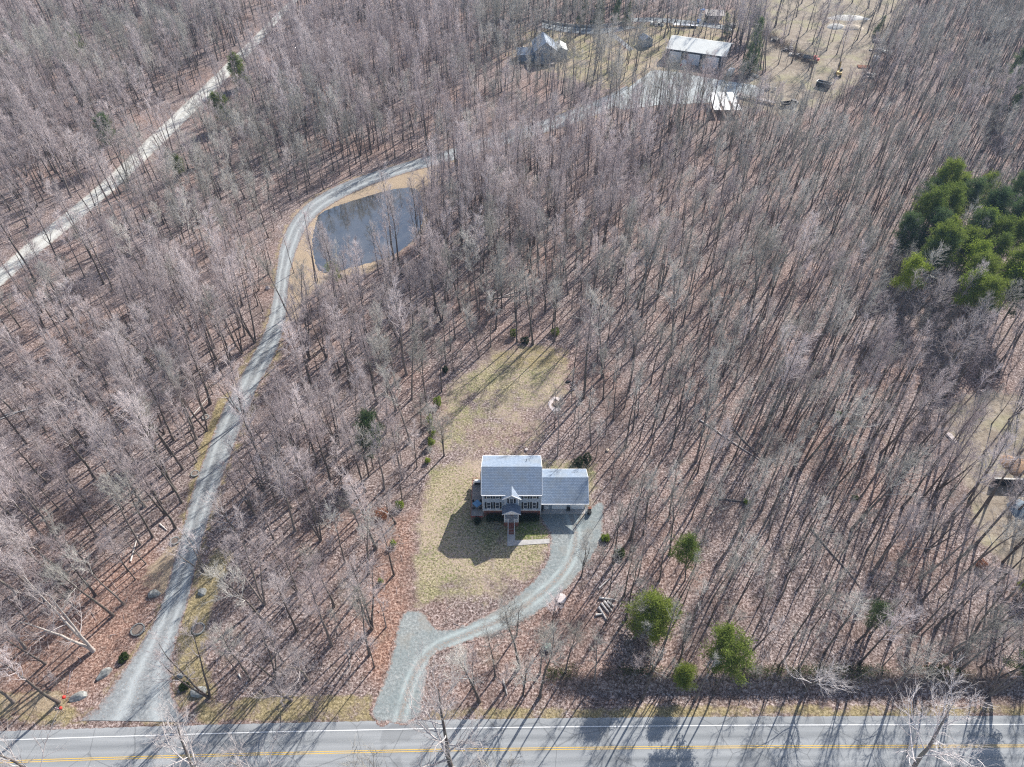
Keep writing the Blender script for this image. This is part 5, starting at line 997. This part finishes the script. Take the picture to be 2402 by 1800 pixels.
for ln, lp in LM:
    for sn, fn in SIDE:
        for kk in KW:
            q = [i for i in big if pts[i][2] == kk and fn((pts[i][0] - lp[0], pts[i][1] - lp[1]))]
            q.sort(key=lambda i: (pts[i][0] - lp[0]) ** 2 + (pts[i][1] - lp[1]) ** 2)
            for r_, i in enumerate(q[:20]):
                dist = math.hypot(pts[i][0] - lp[0], pts[i][1] - lp[1]); sc_ = r_ + dist / 12
                if i not in rank or sc_ < rank[i][0]: rank[i] = (sc_, f'{KW[kk]}, the {ORD[r_]} {sn} {ln}')
GR = 'bare trees of the leafless woods'
for i in solo:
    x, y, k, v, sc, ti, lb, rz = pts[i]
    if lb is None: lb = rank[i][1] if i in rank else f'{KW[k]} deep in the woods'
    bare_tree(x, y, k, v, sc, rz, lb, GR, tilt=ti)
# the rest of the woods: one object, its trees placed by geometry nodes
rest = [i for i in range(len(pts)) if i not in solo_set]
NK = [(k, v) for k in TREES for v in range(len(TREES[k]))]
pmesh = bpy.data.meshes.new('woods'); pmesh.vertices.add(len(rest))
pmesh.vertices.foreach_set('co', np.array([[pts[i][0], pts[i][1], tz(pts[i][0], pts[i][1]) - .05] for i in rest], dtype=np.float32).ravel())
def pattr(nm, ty, vals, prop='value'):
    a_ = pmesh.attributes.new(nm, ty, 'POINT'); a_.data.foreach_set(prop, vals)
pattr('variant', 'INT', np.array([NK.index((pts[i][2], pts[i][3])) for i in rest], dtype=np.int32))
pattr('size', 'FLOAT', np.array([pts[i][4] for i in rest], dtype=np.float32))
pattr('turn', 'FLOAT_VECTOR', np.array([[pts[i][5][0], pts[i][5][1], pts[i][7]] for i in rest], dtype=np.float32).ravel(), 'vector')
woods = bpy.data.objects.new('woods', pmesh); COL.objects.link(woods); tag(woods, 'mass of smaller and more distant bare trees and saplings filling the leafless woods', 'woods', kind='stuff')
ng = bpy.data.node_groups.new('woods_scatter', 'GeometryNodeTree'); ng.is_modifier = True
ng.interface.new_socket('Geometry', in_out='INPUT', socket_type='NodeSocketGeometry'); ng.interface.new_socket('Geometry', in_out='OUTPUT', socket_type='NodeSocketGeometry')
gi = ng.nodes.new('NodeGroupInput'); go = ng.nodes.new('NodeGroupOutput'); g2i = ng.nodes.new('GeometryNodeGeometryToInstance')
for k, v in reversed(NK):      # the last link made is the first in the list
    tm, cm = TREES[k][v]; jn = ng.nodes.new('GeometryNodeJoinGeometry')
    for me in (tm, cm):
        po = bpy.data.objects.new('source_' + me.name, me); oi_ = ng.nodes.new('GeometryNodeObjectInfo'); oi_.inputs['Object'].default_value = po; ng.links.new(oi_.outputs['Geometry'], jn.inputs[0])
    ng.links.new(jn.outputs[0], ng.nodes.new('GeometryNodeGeometryToInstance').inputs[0]); gt = ng.nodes[-1]; gt.name = f'inst_{k}_{v}'
jall = ng.nodes.new('GeometryNodeJoinGeometry')
for k, v in reversed(NK): ng.links.new(ng.nodes[f'inst_{k}_{v}'].outputs[0], jall.inputs[0])
iop = ng.nodes.new('GeometryNodeInstanceOnPoints'); iop.inputs['Pick Instance'].default_value = True
def nat(nm, ty):
    a_ = ng.nodes.new('GeometryNodeInputNamedAttribute'); a_.data_type = ty; a_.inputs['Name'].default_value = nm; return a_.outputs['Attribute']
ng.links.new(gi.outputs[0], iop.inputs['Points']); ng.links.new(jall.outputs[0], iop.inputs['Instance']); ng.links.new(nat('variant', 'INT'), iop.inputs['Instance Index'])
e2r = ng.nodes.new('FunctionNodeEulerToRotation'); ng.links.new(nat('turn', 'FLOAT_VECTOR'), e2r.inputs[0]); ng.links.new(e2r.outputs[0], iop.inputs['Rotation'])
ng.links.new(nat('size', 'FLOAT'), iop.inputs['Scale']); ng.links.new(iop.outputs[0], go.inputs[0])
md = woods.modifiers.new('scatter', 'NODES'); md.node_group = ng

# ------------------------------------------------------------------ evergreens, shrubs, brambles
def leaf_tufts(rg, Cn, n, spread, size, up=.3, wid=.16):
    Cn = np.repeat(Cn, n, axis=0); N_ = len(Cn); P = Cn + rg.normal(0, 1, (N_, 3)) * spread; d = rg.normal(0, 1, (N_, 3)) + np.array([0, 0, up]); d /= np.linalg.norm(d, axis=1, keepdims=True)
    q = np.cross(d, rg.normal(0, 1, (N_, 3))); q /= np.linalg.norm(q, axis=1, keepdims=True) + 1e-6; L = rg.uniform(.6, 1.3, (N_, 1)) * size
    V = np.stack([P - q * L * wid, P + q * L * wid, P + d * L + q * L * wid * .6, P + d * L - q * L * wid * .6], 1).reshape(-1, 3); F_ = np.arange(N_ * 4).reshape(-1, 4); return V, F_
def leaf_mesh(name, V, F_, mat):
    o = big_mesh('tmp', V, F_, mat); me = o.data; bpy.data.objects.remove(o); me.name = name; return me
def make_pine(seed, h, cb, rad, shape='round', mat='pine', nb=46, tuft=34, size=.40, r0=.17, sp=.36):
    rg = np.random.RandomState(seed); T = TM(); T.rg = rg; P, d = path_pts(rg, np.array([0, 0, -.2]), np.array([rg.normal(0, .05), rg.normal(0, .05), 1.0]), h, 9, .05, .04); rr = r0 * (1 - .85 * np.linspace(0, 1, 10)); T.tube(P, rr, 7); Cs = []
    for i in range(nb):
        t = cb + (1 - cb) * ((i + rg.uniform(0, 1)) / nb); u = (t - cb) / (1 - cb); p, d = at(P, min(t, .995)); az = i * 2.4 + rg.normal(0, .3)
        w_ = (1 - u) ** .8 + .06 if shape == 'cone' else (math.sin(math.pi * min(1, .22 + .78 * u)) ** .6 * .95 + .12)
        L = rad * w_ * rg.uniform(.55, 1.15); el = -.05 if shape == 'cone' else .15 + .6 * u; dr = np.array([math.cos(az), math.sin(az), el]); Q, _ = path_pts(rg, p, dr, L, 4, .12, .05 if shape != 'cone' else 0.0)
        T.tube(Q, max(.015, r0 * .22) * np.array([1, .8, .6, .4, .2]), 3)
        for k in range(max(2, int(L * 2.2))): tt = rg.uniform(.35, 1); c, _d = at(Q, min(tt, .999)); Cs.append(c + rg.normal(0, .16, 3) * L * .5)
    Cs = np.array(Cs); V, F_ = leaf_tufts(rg, Cs, tuft, sp, size, .5, .11)
    return T.mesh('evergreen_trunk', 'bark'), leaf_mesh('evergreen_crown', V, F_, mat)
PINES = {'pine': [make_pine(101, 17, .55, 3.4), make_pine(102, 15, .48, 3.0, nb=36), make_pine(103, 18, .6, 3.8, nb=46)], 'bushy': [make_pine(111, 12, .12, 3.6, nb=80, tuft=30, mat='pine'), make_pine(112, 10, .25, 2.8, nb=60, mat='pine')],
         'spruce': [make_pine(121, 18, .04, 3.9, 'cone', 'dark_pine', 110, 26, .36), make_pine(122, 13, .08, 2.6, 'cone', 'dark_pine', 80, 24, .34)], 'dark': [make_pine(131, 17, .4, 3.6, mat='dark_pine', nb=56), make_pine(132, 8, .3, 1.9, mat='dark_pine', nb=36, size=.26, sp=.26)],
         'light': [make_pine(141, 14, .5, 2.9, mat='shrub', nb=36)]}
def evergreen(x, y, k, v, sc, label, group=None, name='pine_tree', cat='tree', scz=None):
    sc *= 1.18; r_ = thing(name, label, cat, (x, y, tz(x, y) - .05), rg.uniform(0, 6.28), group); r_.scale = (sc, sc, scz or sc)
    for nm, me in zip(('trunk', 'crown'), PINES[k][v]):
        o = bpy.data.objects.new(nm, me); o.parent = r_; COL.objects.link(o)
for foot, k, v, sc, lb in (((797, 692), 'light', 0, .68, 'bright green small pine on the pond\'s near bank'), ((876, 1100), 'dark', 0, .78, 'dark green pine among bare trees left of the back lawn'), ((1515, 1484), 'bushy', 0, 1.02, 'large bushy green pine right of the cut-log pile'), ((1607, 1362), 'pine', 1, .78, 'dull green pine behind the large bushy one'),
        ((1674, 1627), 'pine', 0, .92, 'bright green-topped pine beside the road bank, right of the logs'), ((2036, 1478), 'dark', 1, 1.05, 'small dark green pine where the long fallen trunk ends'), ((1590, 1612), 'bushy', 1, .6, 'short ragged green pine left of the bright-topped roadside one'), ((2330, 1600), 'dark', 0, .85, 'dark green ivy-clad pine by the thick forked tree near the right edge'),
        ((2392, 1390), 'bushy', 1, .45, 'small green pine at the right edge below the retaining wall'), ((570, 205), 'bushy', 0, 1.0, 'bright yellow-green bushy pine beside the sandy road, the upper one'), ((524, 300), 'bushy', 1, 1.15, 'dark green bushy pine below the yellow-green one'), ((425, 415), 'bushy', 1, .7, 'small yellow-green pine in the woods right of the sandy road'), ((460, 392), 'bushy', 1, .55, 'smallest green pine just right of another small one by the sandy road'),
        ((190, 138), 'bushy', 1, 1.0, 'lone green pine in the dark woods at the upper left'), ((262, 385), 'dark', 0, .9, 'dark pine at the left side of the sandy road'), ((1757, 172), 'spruce', 0, 1.12, 'tall dark conical spruce right of the white-roofed workshop'), ((1702, 85), 'spruce', 1, .8, 'small dark spruce behind the workshop'), ((1762, 92), 'dark', 0, .8, 'ragged dark pine behind the tall conical spruce'),
        ((1360, 62), 'spruce', 1, 1.0, 'dark spruce behind the stone wall, leftmost'), ((1402, 58), 'spruce', 0, .8, 'dark spruce behind the stone wall, second from the left'), ((1438, 56), 'spruce', 1, 1.0, 'dark spruce behind the stone wall, third from the left'), ((1470, 60), 'spruce', 1, .9, 'dark spruce behind the stone wall, rightmost'), ((2052, 80), 'spruce', 1, .62, 'small dark cedar on the clearing with its shadow thrown forward'), ((1200, 30), 'dark', 0, 1.1, 'dark pine at the top edge above the grey farmhouse, left one'), ((1250, 28), 'dark', 0, 1.0, 'dark pine at the top edge above the grey farmhouse, right one')):
    evergreen(*s(*foot), k, v, sc, lb, 'evergreens among the bare trees')
HOR = ['topmost', 'second from the top', 'third from the top', 'fourth from the top', 'fifth from the top', 'sixth from the top', 'seventh from the top', 'eighth from the top', 'ninth from the top', 'tenth from the top']
clus = [(2204, 412, 'dark'), (2247, 436, 'pine'), (2180, 445, 'dark'), (2223, 500, 'pine'), (2225, 540, 'light'), (2331, 452, 'pine'), (2371, 448, 'dark'), (2168, 595, 'dark'), (2263, 540, 'dark'), (2287, 571, 'pine'), (2322, 590, 'pine'), (2380, 516, 'dark'), (2391, 565, 'pine'), (2363, 625, 'pine'), (2320, 655, 'pine'), (2275, 682, 'light'), (2131, 645, 'light'), (2180, 515, 'pine'), (2350, 560, 'pine'), (2400, 640, 'pine'), (2245, 470, 'dark'), (2300, 500, 'dark'), (2190, 560, 'dark'), (2340, 520, 'dark'), (2395, 690, 'dark'), (2210, 445, 'pine'), (2160, 480, 'pine'), (2205, 600, 'pine'), (2290, 620, 'light'), (2330, 700, 'pine'), (2380, 665, 'light'), (2260, 590, 'pine'), (2305, 545, 'light'), (2150, 555, 'dark'), (2372, 180, 'dark'), (2388, 220, 'dark'), (2400, 150, 'dark')]
left_c = sorted([c for c in clus if c[1] > 300 and c[0] < 2270], key=lambda c: c[1]); right_c = sorted([c for c in clus if c[1] > 300 and c[0] >= 2270], key=lambda c: c[1]); up_c = sorted([c for c in clus if c[1] <= 300], key=lambda c: c[1])
NUM = ['first', 'second', 'third', 'fourth', 'fifth', 'sixth', 'seventh', 'eighth', 'ninth', 'tenth', 'eleventh', 'twelfth', 'thirteenth', 'fourteenth', 'fifteenth', 'sixteenth', 'seventeenth', 'eighteenth', 'nineteenth', 'twentieth', 'twenty-first', 'twenty-second', 'twenty-third']
AD = {'dark': 'dark green pine', 'pine': 'green pine', 'light': 'yellow-green pine'}
for nm, lst in (('in the right-hand pine grove, left half', left_c), ('in the right-hand pine grove, right half', right_c), ('at the right edge high above the grove', up_c)):
    for i, (px, py, k) in enumerate(lst):
        x, y = s(px, py, 13.5); v = 0 if k in ('dark', 'light') else rg.randint(3); evergreen(x, y, k, v, rg.uniform(.9, 1.1) * (1.15 if k == 'light' else 1), f'{AD[k]}, {NUM[i]} from the top {nm}', 'pine grove')
def shrub(label, p, r, h, mat='shrub', seed=0, nlf=700, box=None, size=.16, name='shrub', group=None):
    rg2 = np.random.RandomState(seed); x, y = s(*p) if not isinstance(p[0], tuple) else p[0]; n = nlf
    if box: C_ = np.stack([rg2.uniform(-box[0], box[0], n), rg2.uniform(-box[1], box[1], n), h * rg2.uniform(.1, 1, n) ** .6], 1)
    else:
        u = rg2.normal(0, 1, (n, 3)); u /= np.linalg.norm(u, axis=1, keepdims=True); u *= rg2.uniform(.55, 1, (n, 1)) ** .5; C_ = u * np.array([r, r, h * .5]) * (1 + .25 * np.sin(u[:, :1] * 5 + seed)) + np.array([0, 0, h * .52])
    V, F_ = leaf_tufts(rg2, C_, 4, .07, size, .3, .3); t = thing(name, label, 'shrub', (x, y, tz(x, y)), 0, group)
    me = leaf_mesh('leaves', V, F_, mat); o = bpy.data.objects.new('leaves', me); COL.objects.link(o); o.parent = t; m = MB()
    for k in range(5): a_ = k * 1.256; m.bar((0, 0, 0), (math.cos(a_) * r * .5, math.sin(a_) * r * .5, h * .7), .04, .015, 5)
    m.build('stem', 'stem', t); return t
G1 = 'green shrubs at the left side of the back lawn'
for i, (p, r, h, mt, lb) in enumerate((((1028, 950), .9, 2.6, 'shrub', 'green shrub beside the back lawn, topmost of the left-side row'), ((1010, 995), .8, 3.2, 'shrub', 'bright green shrub beside the back lawn, second of the left-side row'), ((1014, 1022), .9, 3.0, 'shrub', 'bright green shrub beside the back lawn, third of the left-side row'), ((1012, 1046), .8, 2.6, 'shrub', 'bright green shrub beside the back lawn, fourth of the left-side row'), ((1003, 1084), .5, 1.2, 'shrub', 'smallest green shrub, lowest of the row left of the lawn'),
        ((1205, 790), .9, 2.6, 'pine', 'dark green shrub at the back lawn\'s upper edge, left'), ((1232, 804), 1.1, 1.6, 'boxwood', 'low dark shrub at the back lawn\'s upper edge, beside the tall tree'), ((1303, 784), 1.2, 1.8, 'pine', 'dark green shrub beyond the back lawn\'s upper right corner'), ((1045, 872), .8, 1.6, 'boxwood', 'dark shrub at the back lawn\'s upper left corner'), ((923, 1280), .6, 1.6, 'shrub', 'green sprig shrub on the leaves left of the front lawn'), ((893, 1366), .4, 1.0, 'shrub', 'tiny green shrub left of the gravel turnaround'), ((938, 1190), .8, 1.8, 'shrub', 'green shrub left of the house among leaves'), ((898, 1210), 1.4, 1.8, 'rust_leaf', 'rust-leaved shrub left of the front lawn'),
        ((1356, 1090), 1.3, 1.7, 'boxwood', 'dark round shrub behind the garage roof, left of the pair'), ((1376, 1082), 1.4, 1.9, 'boxwood', 'dark round shrub behind the garage roof, right of the pair'), ((292, 1545), .9, .9, 'ivy', 'low green shrub between the slab boulder and the lane'), ((433, 1612), .8, .7, 'ivy', 'low green shrub beside the small dark boulder'), ((1495, 1460), .6, .9, 'shrub', 'small yellow-green shrub left of the large bushy pine'), ((1420, 1265), .8, 1.0, 'shrub', 'green shrub right of the gravel turnaround'),
        ((1455, 1300), 1.0, 1.2, 'ivy', 'ivy-green shrub at the woods edge right of the turnaround'), ((2300, 1330), 1.1, 1.6, 'rust_leaf', 'red-leaved shrub among trees near the right edge'), ((1120, 1226), .75, 1.5, 'boxwood', 'round dark shrub in front of the deck\'s red skirt'), ((1750, 1180), .6, .8, 'shrub', 'small green shrub in the right-hand woods near the straight dark log'), ((1967, 972), .5, .6, 'shrub', 'tiny yellow-green shrub in the middle of the right-hand woods'), ((2005, 1170), .6, .7, 'ivy', 'small green shrub in the right-hand woods below the tiny yellow one'))):
    shrub(lb, p, r, h, mt, i + 50, 420 if r > .7 else 200, group=None)
for lb, x0, x1 in (('long dark clipped hedge against the brick foundation, left of the steps', -5.3, -1.9), ('long dark clipped hedge against the foundation, right of the steps', 1.7, 5.6)):
    h_ = shrub(lb, ((((x0 + x1) / 2, HY - 1.0)),), .8, 1.45, 'boxwood', int(x1 * 9) + 60, 1100, box=((x1 - x0) / 2, .65), name='hedge')
# brambles and ivy on the bank above the road, nobody could count them
rg3 = np.random.RandomState(5); Bm = TM(); Bm.rg = rg3; n = 5200; bx = 6 + 92 * rg3.uniform(0, 1, n); by = 48.6 + rg3.normal(0, 1.0, n); bz = terrain(bx, by); S_ = np.stack([bx, by, bz], 1); d = rg3.normal(0, .7, (n, 3)) + np.array([0, -.25, .9]); Bm.cones(S_, S_ + d * rg3.uniform(.5, 1.5, (n, 1)), .013)
o = bpy.data.objects.new('brambles', Bm.mesh('brambles', 'stem')); COL.objects.link(o); tag(o, 'tangle of dry brambles on the bank along the road', 'brambles', kind='stuff')
n = 5200; bx = 6 + 92 * rg3.uniform(0, 1, n); k_ = (np.sin(bx * .35) + np.sin(bx * .11 + 2) + rg3.normal(0, .5, n)) > -.3; bx = bx[k_]; by = 49.2 + rg3.normal(0, .8, len(bx)); C_ = np.stack([bx, by, terrain(bx, by) + rg3.uniform(0, .5, len(bx))], 1); V, F_ = leaf_tufts(rg3, C_, 5, .16, .15, .3, .35)
o = bpy.data.objects.new('ivy', leaf_mesh('ivy', V, F_, 'ivy')); COL.objects.link(o); tag(o, 'dark ivy and vines covering the bank crest along the road', 'ivy', kind='stuff')
n = 9000; bx = rg3.uniform(-90, 60, n); by = rg3.uniform(44, 110, n); k_ = free(bx, by) & (bx < 2) & (np.sin(bx * .21) * np.sin(by * .17 + 1) + rg3.normal(0, .3, n) > .1); bx = bx[k_]; by = by[k_]; Um = TM(); Um.rg = rg3; S_ = np.stack([bx, by, 0 * bx], 1)
for q in range(3): d = rg3.normal(0, .5, (len(bx), 3)) + np.array([0, 0, .8]); Um.cones(S_, S_ + d * rg3.uniform(.5, 1.6, (len(bx), 1)), .012)
o = bpy.data.objects.new('undergrowth', Um.mesh('undergrowth', 'twig')); COL.objects.link(o); tag(o, 'thin leafless undergrowth stems between the trees left of the lawn', 'undergrowth', kind='stuff')
bl = resample([s(*p) for p in ((1780, 70), (1815, 95), (1850, 118), (1880, 135), (1900, 150))], 700); jx = rg3.normal(0, 2.2, 700); jy = rg3.normal(0, 3.0, 700); S_ = np.stack([bl[:, 0] + jx, bl[:, 1] + jy, 0 * jx], 1); Rm = TM(); Rm.rg = rg3
for q in range(5): d = rg3.normal(0, .8, (700, 3)) + np.array([0, 0, .9]); Rm.cones(S_, S_ + d * rg3.uniform(.8, 2.6, (700, 1)), .03)
e_ = resample([s(*p) for p in ((2065, 60), (2085, 110), (2070, 160), (2030, 215), (1960, 240))], 700); S_ = np.stack([e_[:, 0] + rg3.normal(0, 3.5, 700), e_[:, 1] + rg3.normal(0, 3.5, 700), 0 * jx], 1)
for q in range(5): d = rg3.normal(0, .8, (700, 3)) + np.array([0, 0, .9]); Rm.cones(S_, S_ + d * rg3.uniform(.8, 2.6, (700, 1)), .03)
o = bpy.data.objects.new('brush', Rm.mesh('brush', 'stem')); COL.objects.link(o); tag(o, 'dark leafless brush rows along both edges of the dirt clearing', 'brush', kind='stuff')
# loose fallen sticks on the forest floor
n = 2600; bx = rg3.uniform(-95, 110, n); by = rg3.uniform(48, 165, n); k_ = free(bx, by); bx = bx[k_]; by = by[k_]; az = rg3.uniform(0, 6.28, len(bx)); L = rg3.uniform(.6, 3.2, len(bx)) ** 1.1; S_ = np.stack([bx, by, terrain(bx, by) + .06], 1); Sm = TM(); Sm.rg = rg3
Sm.cones(S_, S_ + np.stack([np.cos(az) * L, np.sin(az) * L, rg3.uniform(0, .25, len(bx))], 1), rg3.uniform(.02, .06, len(bx)))
o = bpy.data.objects.new('fallen_branches', Sm.mesh('fallen_branches', 'pale_twig')); COL.objects.link(o); tag(o, 'scattered fallen sticks lying on the leaf litter', 'fallen branches', kind='stuff')

# ------------------------------------------------------------------ the air: far things fade to blue-grey
hz = MB().box(-950, 950, -300, 1850, -2.0, 126.0).build('haze', None); hz['kind'] = 'stuff'
hm = bpy.data.materials.new('haze'); hm.use_nodes = True; hn = hm.node_tree; hn.nodes.clear(); pv = hn.nodes.new('ShaderNodeVolumePrincipled'); ho = hn.nodes.new('ShaderNodeOutputMaterial')
pv.inputs['Color'].default_value = (0.30, 0.44, 0.66, 1); pv.inputs['Density'].default_value = 0.00018; pv.inputs['Anisotropy'].default_value = 0.1; hn.links.new(pv.outputs[0], ho.inputs['Volume']); hz.data.materials.append(hm)
SC.cycles.volume_bounces = 0
